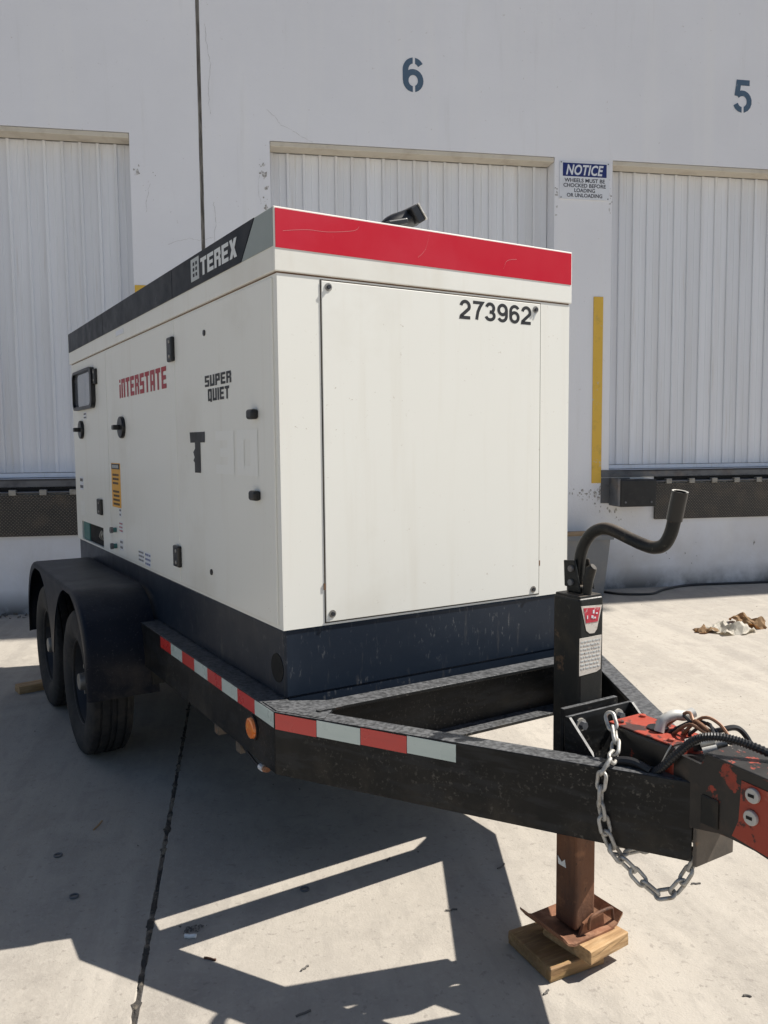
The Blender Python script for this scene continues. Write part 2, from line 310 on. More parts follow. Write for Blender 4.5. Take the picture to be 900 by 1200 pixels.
STROKES = {
 '2': [(arc(.5, 1.08, .39, .42, 172, -28)+[(.13, .24), (.10, .10), (.98, .10)], False)],
 '3': [(arc(.48, 1.13, .36, .37, 165, -80)+[(.44, .80)], False), ([(.44, .80)]+arc(.48, .45, .41, .35, 78, -168), False)],
 '5': [([(.90, 1.5), (.26, 1.5), (.17, .80)], False), (arc(.49, .53, .41, .43, 138, -160), False)],
 '6': [(arc(.5, .52, .39, .42, 0, 360, 24)[:-1], True), (arc(.52, 1.03, .42, .47, 32, 180)+[(.10, .52)], False)],
 '7': [([(.03, 1.5), (.93, 1.5), (.70, 1.15), (.50, .70), (.38, .0)], False)],
 '9': [(arc(.5, 1.08, .39, .42, 0, 360, 24)[:-1], True), (arc(.48, .57, .42, .47, 212, 360)+[(.90, 1.08)], False)]}
def stroke_geo(txt, t=.21, adv=1.22):
    V, F, x, lv = [], [], 0, 0
    for ch in txt:
        for P, closed in STROKES[ch]:
            n = len(P); base = len(V); lv += 1
            for i in range(n):
                p = Vector(P[i]); a = Vector(P[i-1]) if (i or closed) else None; b = Vector(P[(i+1) % n]) if (i < n-1 or closed) else None
                d1 = (p-a).normalized() if a is not None else (b-p).normalized(); d2 = (b-p).normalized() if b is not None else d1
                m = (d1+d2).normalized(); q = Vector((-m.y, m.x)); k = t/2/max(.5, q.dot(Vector((-d1.y, d1.x))))
                for sgn in (1, -1): V.append((x+p.x+sgn*q.x*k, p.y+sgn*q.y*k, (lv % 2)*.0002))
            for i in range(n if closed else n-1):
                j = (i+1) % n; F.append((base+2*i, base+2*i+1, base+2*j+1, base+2*j))
        x += adv
    return V, F
def letters(name, m, parent, geo, o, right, upv, w, h, lift):
    """fit flat lettering to a w x h rectangle whose lower left is o"""
    V, F = geo; x0 = min(v[0] for v in V); x1 = max(v[0] for v in V); y0 = min(v[1] for v in V); y1 = max(v[1] for v in V)
    o, right, upv = Vector(o), Vector(right), Vector(upv); nrm = right.cross(upv).normalized(); mb = MB()
    vs = mb.verts([o+right*((x-x0)/(x1-x0)*w)+upv*((y-y0)/(y1-y0)*h)+nrm*(lift+(q[0] if q else 0)) for x, y, *q in V])
    for f in F:
        try: mb.bm.faces.new([vs[i] for i in f])
        except ValueError: pass
    for f in mb.bm.faces: f.normal_update()
    return mb.build(name, m, parent)
SR, SU = (0, -1, 0), (0, 0, 1)      # generator side: reading direction, up
FR, FU = (1, 0, 0), (0, 0, 1)       # generator front

def holed_sheet(mb, x0, x1, z0, z1, holes, depth, y=0., axis='y', sgn=1):
    """sheet in the x-z plane with rectangular holes whose reveals run back by depth"""
    def P(x, z, d): return (x, y+sgn*d, z) if axis == 'y' else (y+sgn*d, x, z)
    xs = sorted({x0, x1, *[v for h in holes for v in h[:2] if x0 < v < x1]}); zs = sorted({z0, z1, *[v for h in holes for v in h[2:] if z0 < v < z1]})
    for i in range(len(xs)-1):
        for j in range(len(zs)-1):
            cx, cz = (xs[i]+xs[i+1])/2, (zs[j]+zs[j+1])/2
            if not any(h[0] < cx < h[1] and h[2] < cz < h[3] for h in holes):
                mb.face([P(xs[i], zs[j], 0), P(xs[i+1], zs[j], 0), P(xs[i+1], zs[j+1], 0), P(xs[i], zs[j+1], 0)])
    for a, b, c, d in holes:
        for q in (((a, c), (a, d)), ((b, c), (b, d)), ((a, d), (b, d)), ((a, c), (b, c))):
            mb.face([P(*q[0], 0), P(*q[1], 0), P(*q[1], depth), P(*q[0], depth)])

# ================================================================== SETTING
PSI, WD = 0.367463, 5.0479
wn_ = Vector((math.sin(PSI), math.cos(PSI), 0)); wu_ = Vector((math.cos(PSI), -math.sin(PSI), 0))
def W2(u, y, z=0): return wu_*u+wn_*(WD+y)+Vector((0, 0, z))     # wall frame -> world
gm = MB(); gm.face([(-200, -200, -.05), (200, -200, -.05), (200, 200, -.05), (-200, 200, -.05)])
ground = tag(gm.build('ground', 'concrete'), kind='structure')
def orient(o): o.rotation_euler.z = -PSI
JU = -.42; SW = 7.3
slab = None
for i in range(-2, 3):
    for j in range(3):
        y1 = .3-j*12.0-(.016 if j else 0); y0 = .3-(j+1)*12.0
        u0 = JU+i*SW+.0055; u1 = JU+(i+1)*SW-.0055
        mb = MB().box(-(u1-u0)/2, (u1-u0)/2, -(y1-y0)/2, (y1-y0)/2, -.046, 0).bevel(.004, 1)
        o = mb.build('concrete_slab', 'concrete', ground); orient(o); c = W2((u0+u1)/2, (y0+y1)/2, -.023); o.location = c-WL[ground]
# crumbling filler in the joint that runs out from the wall
fb = MB(); n = 420; prev = None
for k in range(n+1):
    y = .1-k*9.5/n; wv = .0070+random.random()**3*.009; z = -.004+random.uniform(-.003, .0065)
    a, b = W2(JU-wv+random.uniform(-.004, .004), y, z), W2(JU+wv, y, z+random.uniform(-.002, .002)); c = W2(JU+random.uniform(-.005, .005), y, z+.004*random.random())
    cur = fb.verts([a, c, b])
    if prev:
        fb.bm.faces.new((prev[0], prev[1], cur[1], cur[0])); fb.bm.faces.new((prev[1], prev[2], cur[2], cur[1]))
    prev = cur
tag(fb.build('joint_filler', 'joint', ground), kind='stuff')
# ---------------------------------------------------------------- building
HW = 13.0  # wall height out of view, chosen for its ground shadow
bld = empty('warehouse', W2(0, 0), -PSI, local=True)
tag(bld, 'white painted tilt-up warehouse with corrugated loading dock doors', 'building')
DZ0, DZ1 = 1.19, 4.157
DOORS = [(-3.64, -.964), (.237, 2.911), (3.499, 6.173)]
mb = MB(); holed_sheet(mb, -9, JU+.042, 0, HW, [(a, b, DZ0, DZ1) for a, b in DOORS[:1]], .2)
mb.face([(JU+.042, 0, 0), (JU+.042, 0, HW), (JU+.042, .12, HW), (JU+.042, .12, 0)]); mb.build('wall_panel', 'wall', bld)
mb = MB(); holed_sheet(mb, JU+.074, 14, 0, HW, [(a, b, DZ0, DZ1) for a, b in DOORS[1:]], .2)
mb.face([(JU+.074, 0, 0), (JU+.074, 0, HW), (JU+.074, .12, HW), (JU+.074, .12, 0)]); mb.build('wall_panel', 'wall', bld)
box('wall_joint', 'wallgap', bld, (JU+.036, JU+.080, .012, .2, 0, HW))
mb = MB()   # caulk beads either side of the joint
for uu, rr_ in ((JU+.045, .006), (JU+.070, .005)):
    mb.tube([(uu+random.uniform(-.003, .003), .006, z*.25) for z in range(0, int(HW*4))], rr_, 6)
mb.build('caulk_bead', 'wallgap', bld)
mb = MB(); mb.box(-9, 14, .40, 30, 0, HW-.3); mb.build('building_body', 'doorback', bld)
box('shade_coping', 'steelgrey', bld, (-9.1, 14.1, -.26, .45, HW-.02, HW+.16), .01)  # unseen overhang added to widen the wall's shadow on the ground
# strip under each opening head; warm bounce light is painted into its colour
panel = None
for d, (a, b) in enumerate(DOORS):
    door = box('dock_door', 'doorback', bld, (a+.003, b-.003, .202, .24, DZ0+.003, DZ1+.25))
    box('soffit_strip', 'soffitbounce', door, (a+.004, b-.004, .004, .16, DZ1-.045, DZ1-.004), .004)
    box('door_rail', 'doorpaint', door, (a+.006, b-.006, .150, .200, DZ0+.006, DZ0+.045), .004)
    PIT = (b-a-.012)/18; k = 0; x = a+.006
    while x+PIT <= b-.003:
        if panel is None:
            w, zz0, zz1 = PIT-.0015, DZ0+.05, DZ1-.047
            prof = [(0, .20), (0, .166), (.007, .160), (.024, .160), (.031, .178), (.080, .1795), (.083, .176), (.090, .176), (.093, .1795), (w, .178), (w, .20)]
            mb = MB(); mb.prism([(x+p[0], p[1], zz0) for p in prof], (0, 0, zz1-zz0)); panel = mb.build('door_panel', 'doorpaint', door); base = WL[panel].copy(); bx0 = x
        else: copy_piece(panel, door, base+Vector((x-bx0, 0, 0)))
        x += PIT
for (u0, u1) in ((3.318, 3.418), (-.958, -.860)):
    box('yellow_guard', 'yellow', bld, (u0, u1, -.008, .0, 1.063, 2.868), .003)
# door numbers, stencilled with bridges
def stencil(ch, u0, u1, z0, z1):
    V, F = stroke_geo(ch, .29); bm = bmesh.new(); x0 = min(v[0] for v in V); x1 = max(v[0] for v in V); y0 = min(v[1] for v in V); y1 = max(v[1] for v in V)
    vs = [bm.verts.new((u0+(x-x0)/(x1-x0)*(u1-u0), -.0025-q, z0+(y-y0)/(y1-y0)*(z1-z0))) for x, y, q in V]
    for f in F:
        try: bm.faces.new([vs[i] for i in f])
        except ValueError: pass
    um = (u0+u1)/2+.008
    cuts = [(um, z0-.01, z0+.085), (um, z1-.085, z1+.01)] if ch == '6' else [(um-.005, z0-.01, z0+.085)]
    for ucut, za, zb in cuts:
        for off in (-.011, .011):
            bmesh.ops.bisect_plane(bm, geom=bm.verts[:]+bm.edges[:]+bm.faces[:], plane_co=(ucut+off, 0, 0), plane_no=(1, 0, 0))
        dead = [f for f in bm.faces if abs(f.calc_center_median().x-ucut) < .0108 and za < f.calc_center_median().z < zb]
        bmesh.ops.delete(bm, geom=dead, context='FACES')
    bmesh.ops.delete(bm, geom=[v for v in bm.verts if not v.link_faces], context='VERTS')
    mb = MB(); mb.bm.free(); mb.bm = bm; return mb.build('door_number', 'stencil', bld)
stencil('6', 1.447, 1.640, 4.656, 4.958); stencil('5', 4.757, 4.953, 4.680, 4.990)
# chipped paint and cracks
def peeling(u, z, su, sz, n, rmax, seed):
    rr = random.Random(seed); mb = MB()
    for k in range(n):
        cu_, cz_ = u+rr.gauss(0, su), z+rr.gauss(0, sz); r = rmax*rr.random()**2+.003; m_ = 9; st = rr.uniform(.6, 2.2)
        mb.face([(cu_+r*rr.uniform(.35, 1.1)*math.cos(2*math.pi*q/m_), -.0018-.00005*k, cz_+st*r*rr.uniform(.35, 1.1)*math.sin(2*math.pi*q/m_)) for q in range(m_)])
    tag(mb.build('peeling_paint', 'chip', bld), kind='stuff')
for i, a in enumerate([(.165, 3.90, .018, .05, 12, .03), (.195, 3.67, .012, .06, 10, .022), (-.915, 3.84, .02, .05, 8, .02), (-.78, 3.72, .08, .09, 7, .007), (2.932, 3.80, .008, .09, 12, .014), (3.478, 3.80, .007, .09, 12, .012),
        (3.24, .95, .07, .03, 26, .016), (3.38, .93, .03, .05, 26, .020), (3.50, .79, .06, .025, 14, .012), (3.65, .70, .08, .03, 7, .008), (4.6, .32, .45, .08, 9, .014), (3.36, .45, .03, .15, 12, .010)]): peeling(*a, i)
def crack(pts, w, seed):
    rr = random.Random(seed); mb = MB(); P = smoothpath([Vector((a, -.002, b)) for a, b in pts], 6)
    P = [p+Vector((rr.uniform(-.006, .006), 0, rr.uniform(-.006, .006))) for p in P]
    for i in range(len(P)-1):
        d = (P[i+1]-P[i]).normalized(); q = Vector((-d.z, 0, d.x))*w*.7*rr.uniform(.3, 1)
        mb.face([P[i]-q, P[i+1]-q*.8, P[i+1]+q*.8, P[i]+q])
    mb.build('wall_crack', 'crack', bld)
crack([(-.30, 5.1), (-.285, 4.9), (-.26, 4.75), (-.285, 4.55), (-.275, 4.35)], .0028, 1)
crack([(-.265, 3.6), (-.25, 3.45), (-.262, 3.3), (-.25, 3.1)], .0025, 2)
crack([(.22, 4.42), (.29, 4.36), (.34, 4.30), (.50, 4.22), (.62, 4.16)], .0022, 3)
crack([(-.66, 3.23), (-.5, 3.28), (-.4, 3.27), (-.28, 3.30)], .0022, 4)
crack([(-.80, 3.74), (-.83, 3.62), (-.84, 3.5)], .002, 5)
crack([(.14, 3.85), (.13, 3.72), (.15, 3.6)], .0022, 6)

# ---------------------------------------------------------------- dock levellers, bumper, sign
def leveller(u0, u1, label):
    t = empty('dock_leveler', W2((u0+u1)/2, 0), -PSI, local=True); h = (u1-u0)/2
    tag(t, label, 'dock plate', 'dock levellers on the loading wall')
    box('edge_angle', 'steelgrey', t, (-h-.57, h+.57, -.012, .002, 1.118, 1.188), .002)
    box('curb_ledge', 'steelgrey', t, (-h-.57, h+.57, -.012, .20, 1.170, 1.1895), .002)
    box('hinge_bar', 'dark', t, (-h, h, -.02, .002, 1.06, 1.117))
    mb = MB(); mb.prism([(-h, -.058, 1.052), (-h, -.040, 1.052), (-h, -.006, .70), (-h, -.024, .69)], (2*h, 0, 0)); mb.build('lip_plate', 'tread', t)
    MB().cyl((-h, -.045, 1.072), (h, -.045, 1.072), .010, 8).build('hinge_pin', 'steelgrey', t, True)
    k0 = None; x = -h+.13
    while x < h-.05:
        b = (x-.03, x+.03, -.068, -.012, 1.048, 1.098)
        if k0 is None: k0 = box('hinge_knuckle', 'hub', t, b, .004); kb = WL[k0].copy(); xb = x
        else: copy_piece(k0, t, kb+Vector((x-xb, 0, 0)))
        x += .249
    return t
leveller(3.985, 5.687, 'diamond plate dock leveller lip right of the black bumper box')
leveller(-3.15, -1.455, 'diamond plate dock leveller lip on wall behind the trailer fender')
bp = empty('dock_bumper', W2(3.70, 0), -PSI, local=True); tag(bp, 'black box bumper bolted on grey plate under the dock sill', 'bumper')
box('mount_plate', 'steelgrey', bp, (-.283, .02, -.014, .003, .862, 1.112), .002)
mb = MB(); mb.prism([(-.19, -.015, 1.10), (-.19, -.015, .85), (-.13, -.20, .832), (-.13, -.20, 1.108)], (.0, 0, 0)) if False else None
box('side_plate', 'steelgrey', bp, (-.20, -.172, -.20, -.012, .842, 1.112), .003)
box('rubber_block', 'rubber', bp, (-.171, .205, -.205, -.012, .835, 1.10), .012)
for q in ((-.262, .90), (-.262, 1.07), (-.12, .88), (.15, .88)):
    yy = -.014 if q[0] < -.2 else -.205
    MB().cyl((q[0], yy+.002, q[1]), (q[0], yy-.008, q[1]), .011, 6).build('bolt', 'steelgrey', bp)

sg = empty('notice_sign', W2(3.211, -.004, 3.95), -PSI, local=True); tag(sg, 'white and blue notice sign on the pillar between two dock doors', 'sign')
mb = MB().box(-.252, .252, -.006, .0035, -.1755, .1755)
mb.build('sign_plate', 'signwhite', sg)
mb = MB(); mb.face([(-.222, -.0072, .035), (.222, -.0072, .035), (.222, -.0072, .158), (-.222, -.0072, .158)]); mb.build('header', 'signblue', sg)
XR, ZU = (1, 0, 0), (0, 0, 1)
letters('lettering', 'signwhite', sg, font_geo('NOTICE', .03, .25, space=1.05), (-.190, -.0072, .047), XR, ZU, .38, .098, .0012)
for t, w, z in (('WHEELS MUST BE', .41, -.018), ('CHOCKED BEFORE', .43, -.065), ('LOADING', .21, -.110), ('OR UNLOADING', .36, -.156)):
    letters('lettering', 'signblack', sg, font_geo(t, .02), (-w/2, -.006, z), XR, ZU, w, .036, .0012)
for x in (-.238, .238):
    for z in (-.162, .162): MB().cyl((x, -.004, z), (x, -.009, z), .006, 8).build('screw', 'steelgrey', sg)

# ================================================================== GENERATOR TRAILER
W, LN, ZT, ZB, ZR = 1.179, 3.1135, 2.155, .886, .671
tr = empty('generator_trailer', (.59, 1.2, 0))
tag(tr, 'white towable generator with red and black roof band on a black trailer', 'generator')
ZS = 1.963
HOLE = (2.372, 2.946, .897, 1.010)
mb = MB()
holed_sheet(mb, .0, LN, ZB, ZS, [HOLE], .16, y=0, axis='x')
for q in ([(0, 0, ZB), (W, 0, ZB), (W, 0, ZS), (0, 0, ZS)], [(W, 0, ZB), (W, LN, ZB), (W, LN, ZS), (W, 0, ZS)], [(0, LN, ZB), (W, LN, ZB), (W, LN, ZS), (0, LN, ZS)], [(0, 0, ZS), (W, 0, ZS), (W, LN, ZS), (0, LN, ZS)], [(0, 0, ZB), (W, 0, ZB), (W, LN, ZB), (0, LN, ZB)]): mb.face(q)
bmesh.ops.remove_doubles(mb.bm, verts=mb.bm.verts, dist=.0005)
enc = mb.build('enclosure', 'cream', tr)
box('recess_shade', 'dark', enc, (.012, .158, 2.3735, 2.788, .8985, 1.0085))  # dark block fills the opening in place of its shade
box('fuel_tank', 'teal', enc, (.004, .158, 2.79, 2.9445, .8985, 1.0085), .004)
for k in range(3):
    MB().tube(smoothpath([(.010, 2.50-k*.045, .935), (-.001, 2.49-k*.045, .955+.008*k), (.008, 2.48-k*.045, .985)], 4), .004, 6).build('wire', 'galv', enc, True)
# side doors stand a little proud of the body, leaving thin seams
D1 = box('access_door', 'cream', tr, (-.006, .001, .030, .9975, .897, ZS-.008), .003)
D2 = box('access_door', 'cream', tr, (-.006, .001, 1.0015, 2.184, .897, ZS-.008), .003)
mb = MB(); holed_sheet(mb, 2.188, 3.09, .8995, ZS-.008, [(HOLE[0], HOLE[1], .8997, HOLE[3])], .007, y=-.006, axis='x')
for q in (((2.188, .8995), (2.188, ZS-.008)), ((3.09, .8995), (3.09, ZS-.008)), ((2.188, ZS-.008), (3.09, ZS-.008))): mb.face([(-.006, *q[0]), (-.006, *q[1]), (.001, *q[1]), (.001, *q[0])])
D3 = mb.build('access_door', 'cream', tr)
box('seam', 'rustline', tr, (.002, W-.002, .002, LN-.002, ZS-.004, ZS+.006))
roof = box('roof', 'cream', tr, (-.009, W+.008, -.004, LN+.015, ZS+.005, ZT), .003, 3)
# bands: three black lengths along the side, grey flash, red front
def band(name, m, poly, off): mb = MB(); mb.prism(poly, off); return mb.build(name, m, roof)
ys = [.136, .980, 2.190, 3.120]
for i in range(3):
    a, b = ys[i]+(.003 if i else 0), ys[i+1]-.003
    lo_a = .250 if i == 0 else a
    band('black_band', 'blackband', [(-.009, lo_a, 2.040), (-.009, b, 2.040), (-.009, b, ZT-.003), (-.009, a, ZT-.003)], (-.0035, 0, 0))
band('grey_band', 'greyband', [(-.009, .0, 2.040), (-.009, .246, 2.040), (-.009, .132, ZT-.004), (-.009, .0, ZT-.004)], (-.002, 0, 0))
band('red_band', 'redpaint', [(-.004, -.004, 2.036), (W+.003, -.004, 2.036), (W+.003, -.004, ZT-.006), (-.004, -.004, ZT-.006)], (0, -.0015, 0))
mb = MB()
for pts in ([(.02, 2.085), (.10, 2.098), (.17, 2.10), (.26, 2.115), (.28, 2.13)], [(.50, 2.06), (.53, 2.09), (.545, 2.14)], [(.86, 2.06), (.875, 2.09), (.92, 2.10)]):
    P = smoothpath([Vector((a, -.0058, b)) for a, b in pts], 4)
    for i in range(len(P)-1): mb.face([P[i], P[i+1], P[i+1]+Vector((0, 0, .0011)), P[i]+Vector((0, 0, .0011))])
mb.build('scratch', 'redworn', roof)
box('reflector', 'signwhite', roof, (-.0125, -.008, 1.775, 1.915, 2.000, 2.024), .001)
# lettering on the side
letters('lettering', 'letterwhite', roof, block_geo('TEREX', .55), (-.0125, .632, 2.064), SR, SU, .355, .062, .0012)
box('logo_badge', 'lettergrey', roof, (-.0142, -.0124, .650, .738, 2.060, 2.140))
mb = MB()
for k in range(2):
    for j in range(3): mb.box(-.0150, -.0141, .668+k*.030, .684+k*.030, 2.074+j*.020, 2.086+j*.020)
mb.build('logo_mark', 'blackband', roof)
letters('lettering', 'letterred', tr, block_geo('iNTERSTATE', .9), (-.006, 1.900, 1.696), SR, SU, .790, .091, .0012)
letters('lettering', 'letterblack', tr, block_geo('SUPER', .8), (-.006, .637, 1.668), SR, SU, .265, .040, .0012)
letters('lettering', 'letterblack', tr, block_geo('QUIET', .8), (-.006, .608, 1.612), SR, SU, .214, .047, .0012)
mb = MB(); mb.face([Vector((-.0072, y, z)) for y, z in [(.827, 1.508), (.653, 1.507), (.655, 1.468), (.706, 1.468), (.706, 1.354), (.776, 1.354), (.776, 1.392), (.790, 1.40), (.775, 1.412), (.790, 1.432), (.768, 1.445), (.768, 1.468), (.822, 1.468)]])
mb.build('lettering', 'letterblack', tr)
letters('faded_lettering', 'ghost', tr, block_geo('30', .6), (-.006, .540, 1.356), SR, SU, .385, .150, .001)
# hinges, latches, handles
def hinge(y0, y1, z0, z1):
    h = box('hinge', 'plastic', tr, (-.022, -.004, y0, y1, z0, z1), .006)
    for zz in (z0+.02, z1-.02): MB().cyl((-.021, (y0+y1)/2-.012, zz), (-.025, (y0+y1)/2-.012, zz), .007, 8).build('screw', 'galv', h)
hinge(.988, 1.052, 1.795, 1.893); hinge(.975, 1.047, .962, 1.050); hinge(2.362, 2.450, 1.082, 1.170); hinge(2.385, 2.44, 1.80, 1.885)
for y, z in ((.172, 1.553), (.166, 1.295)): box('latch_knob', 'plastic', tr, (-.030, -.004, y-.026, y+.026, z-.016, z+.016), .009, 3)
for y, z in ((1.862, 1.552), (2.828, 1.560)):
    l = MB().cyl((-.004, y, z), (-.024, y, z), .054, 24).bevel(.006).build('latch', 'plastic', tr, True)
    box('paddle', 'plastic', l, (-.056, -.020, y-.012, y+.030, z-.012, z+.012), .005)
for y, z in ((.63, 1.863), (.618, .99)): MB().cyl((-.004, y, z), (-.010, y, z), .011, 12).build('rubber_plug', 'plastic', tr, True)
# control window
def rrect(y0, y1, z0, z1, r, n=6):
    out = []
    for cy, cz, a0 in ((y1-r, z1-r, 0), (y0+r, z1-r, 90), (y0+r, z0+r, 180), (y1-r, z0+r, 270)):
        for k in range(n+1): a = R(a0+90*k/n); out.append((cy+r*math.cos(a), cz+r*math.sin(a)))
    return out
fo = rrect(2.44, 2.97, 1.675, 1.902, .05); fi = rrect(2.472, 2.948, 1.692, 1.886, .035)
mb = MB(); mb.rings([[(-.004, *p) for p in fo], [(-.030, *p) for p in fo], [(-.032, .997*p[0]+.0081, p[1]) for p in fi], [(-.014, *p) for p in fi]], cap=False)
wf = mb.build('control_window', 'plastic', tr, True)
mb = MB(); mb.prism([(-.016, *p) for p in fi], (.008, 0, 0)); mb.build('pane', 'glass', wf)
# stickers
s = box('warning_sticker', 'stickyellow', tr, (-.0075, -.0055, 1.948, 2.131, 1.145, 1.373))
mb = MB(); mb.box(-.0085, -.0074, 1.955, 2.124, 1.342, 1.369); mb.build('print', 'letterblack', s)
mb = MB(); rr = random.Random(9); y = 2.105
while y > 1.98: ww = rr.uniform(.010, .016); mb.box(-.0092, -.0084, y-ww, y, 1.348, 1.363); y -= ww+.006
mb.build('print', 'lettergrey', s)
mb = MB(); rr = random.Random(3)
for k in range(8):
    z = 1.318-k*.0215; y = 2.108-rr.uniform(0, .015); e = 1.972+rr.uniform(0, .025)
    if k == 3: continue
    while y > e: ww = rr.uniform(.010, .024); mb.box(-.0083, -.0074, max(y-ww, e-.01), y, z-.011, z); y -= ww+.006
mb.build('print', 'letterblack', s)
def sticker(y0, y1, z0, z1, m, lines, seed, lm='letterblack', x=-.006):
    s = box('sticker', m, tr, (x-.0014, x+.0005, y0, y1, z0, z1)); mb = MB(); rr = random.Random(seed)
    for k in range(lines):
        z = z1-(k+.5)*(z1-z0)/lines; y = y1-.004
        while y > y0+.006: ww = rr.uniform(.003, .016); mb.box(x-.0022, x-.0013, max(y-ww, y0+.003), y, z-(z1-z0)/lines*.22, z+(z1-z0)/lines*.22); y -= ww+.008
    mb.build('print', lm, s)
sticker(1.545, 1.64, .912, .968, 'signwhite', 3, 1); sticker(1.435, 1.525, .905, .968, 'signwhite', 3, 2, 'blueprint')
sticker(1.93, 2.00, 1.02, 1.075, 'signwhite', 3, 3, 'letterred'); sticker(1.935, 1.995, .93, .985, 'signwhite', 2, 4); sticker(1.95, 1.99, 1.10, 1.145, 'signwhite', 2, 8)
sticker(2.70, 2.77, 1.62, 1.66, 'signwhite', 2, 5); sticker(2.86, 2.95, 1.20, 1.28, 'signwhite', 2, 6); sticker(2.84, 2.96, 1.045, 1.13, 'ghost', 1, 7, 'ghost')
for z in (1.025, .941):
    d = MB().cyl((.0, 2.075, z), (-.026, 2.075, z), .013, 14).build('drain_fitting', 'teal', tr, True)
    MB().cyl((-.024, 2.075, z), (-.038, 2.075, z), .017, 6).build('cap', 'steelgrey', d)
# front
box('panel_gap', 'gap', tr, (.1425, 1.0375, -.0008, .002, .8925, 1.958))
fp = box('front_panel', 'cream', tr, (.1465, 1.0335, -.0035, .001, .8965, 1.954), .0015)
for x, z in ((.170, 1.936), (1.010, 1.933), (.168, .921), (1.006, .915)):
    b = MB().cyl((x, -.003, z), (x, -.0055, z), .0125, 14).build('washer', 'hub', fp); MB().cyl((x, -.005, z), (x, -.011, z), .007, 6).build('bolt', 'rim', b)
letters('unit_number', 'letterblack', tr, stroke_geo('273962', .285), (.668, -.0035, 1.877), FR, FU, .322, .065, .0003)
mb = MB(); mb.prism([(.997, -.0036, 1.900), (1.002, -.0036, 1.897), (1.022, -.0036, 1.935), (1.014, -.0036, 1.938)], (0, -.001, 0)); mb.build('tape_scrap', 'lettergrey', tr)
for x in (.1425, 1.0365):
    mb = MB(); mb.box(x-.003, x+.003, -.0035, -.0005, 1.0, 1.02); mb.build('rust_mark', 'rustline', tr)
# exhaust elbow on the roof
ex = MB().tube(smoothpath([(.6596, .46, ZT-.01), (0.6596, .46, 2.2250), (0.6678, .46, 2.2688), (0.6965, .46, 2.2976), (0.7498, .46, 2.3213), (0.7949, .46, 2.3414)], 5), .036, 16, cap=False).build('exhaust_pipe', 'plastic', tr, True)
mb = MB(); mb.prism([(0.7457, .41, 2.3562), (0.7785, .41, 2.3764), (0.8195, .41, 2.3213), (0.7867, .41, 2.3011)], (0, .10, 0)); mb.bevel(.005).build('rain_cap', 'plastic', ex)
mb = MB(); mb.prism([(0.7801, .408, 2.3772), (0.7842, .408, 2.3799), (0.8252, .408, 2.3239), (0.8211, .408, 2.3213)], (0, .104, 0)); mb.build('cap_rim', 'galv', ex)
mb = MB(); mb.prism([(0.6309, .41, 2.2819), (0.6514, .41, 2.2976), (0.7334, .41, 2.3186), (0.7416, .41, 2.2976), (0.6514, .41, 2.2688)], (0, .10, 0)); mb.bevel(.006).build('counterweight', 'plastic', ex)

# ---------------------------------------------------------------- skid and frame
skid = box('skid_base', 'skid', tr, (.004, W-.004, .004, LN-.03, ZR-.002, ZB+.001), .008, 3)
MB().cyl((.0062, .060, .757), (.0022, .060, .757), .046, 28).build('lifting_hole', 'dark', skid)
box('skid_sill', 'skid', tr, (.016, W-.016, .006, .030, .595, ZR))
def channel(name, p0, p1, inward, z0=.480, z1=ZR, fw=.060, tw=.007, tf=.011, m='frame', parent=None, e0=0, e1=0):
    """C-channel: web on the outside, flanges turned inward; ends may be extended"""
    p0, p1, n = Vector((*p0, 0)), Vector((*p1, 0)), Vector((*inward, 0)).normalized(); d = (p1-p0).normalized()
    sec = [(0, z0), (fw, z0), (fw, z0+tf), (tw, z0+tf+.003), (tw, z1-tf-.003), (fw, z1-tf), (fw, z1), (0, z1)]
    def ring(p): return [p+n*a+Vector((0, 0, z)) for a, z in sec]
    mb = MB(); mb.rings([ring(p0-d*e0), ring(p1+d*e1)]); mb.bevel(.0025, 2); return mb.build(name, m, parent or tr)
cx = W/2
LC, RC = (-.074, -.088), (W+.074, -.088); LE, RE = (.533, -1.078), (W-.533, -1.078)
dl = Vector((LE[0]-LC[0], LE[1]-LC[1])).normalized(); inl = (-dl.y, dl.x); inr = (dl.y, dl.x)
channel('side_rail', (-.0738, -.086), (-.0738, 3.25), (1, 0), .4805, ZR-.0012, fw=.085)
channel('side_rail', (W+.0738, -.086), (W+.0738, 3.25), (-1, 0), .4805, ZR-.0012, fw=.085)
channel('tongue_rail', LC, LE, inl); channel('tongue_rail', RC, RE, inr)
channel('front_crossmember', (.035-.06, -.070), (W-.035+.06, -.070), (0, -1), .4815, ZR-.0006, fw=.076)
for sx in (0, 1):   # corner gusset plates tying rails and front_crossmember
    mb = MB()
    P = [(-.066, -.088), (.02, -.2265), (.10, -.143), (.10, -.074), (-.066, .02)]
    mb.prism([((p[0] if not sx else W-p[0]), p[1], ZR-.006) for p in P], (0, 0, .0075)); mb.build('corner_gusset', 'frame', tr)
box('weld_bar', 'frame', tr, (.03, .115, -.168, -.152, ZR-.004, ZR+.006), .002)
for y in (.9, 1.6, 2.3, 3.05): box('light_stop', 'frame', tr, (-.06, W+.06, y, y+.06, .50, .668))  # unseen beams added to block light under the skid
box('rear_rail', 'frame', tr, (-.074, W+.074, 3.25, 3.31, .481, .670), .003)
for y in (1.75, 2.61):
    box('axle', 'frame', tr, (-.09, W+.09, y-.035, y+.035, .305, .375))
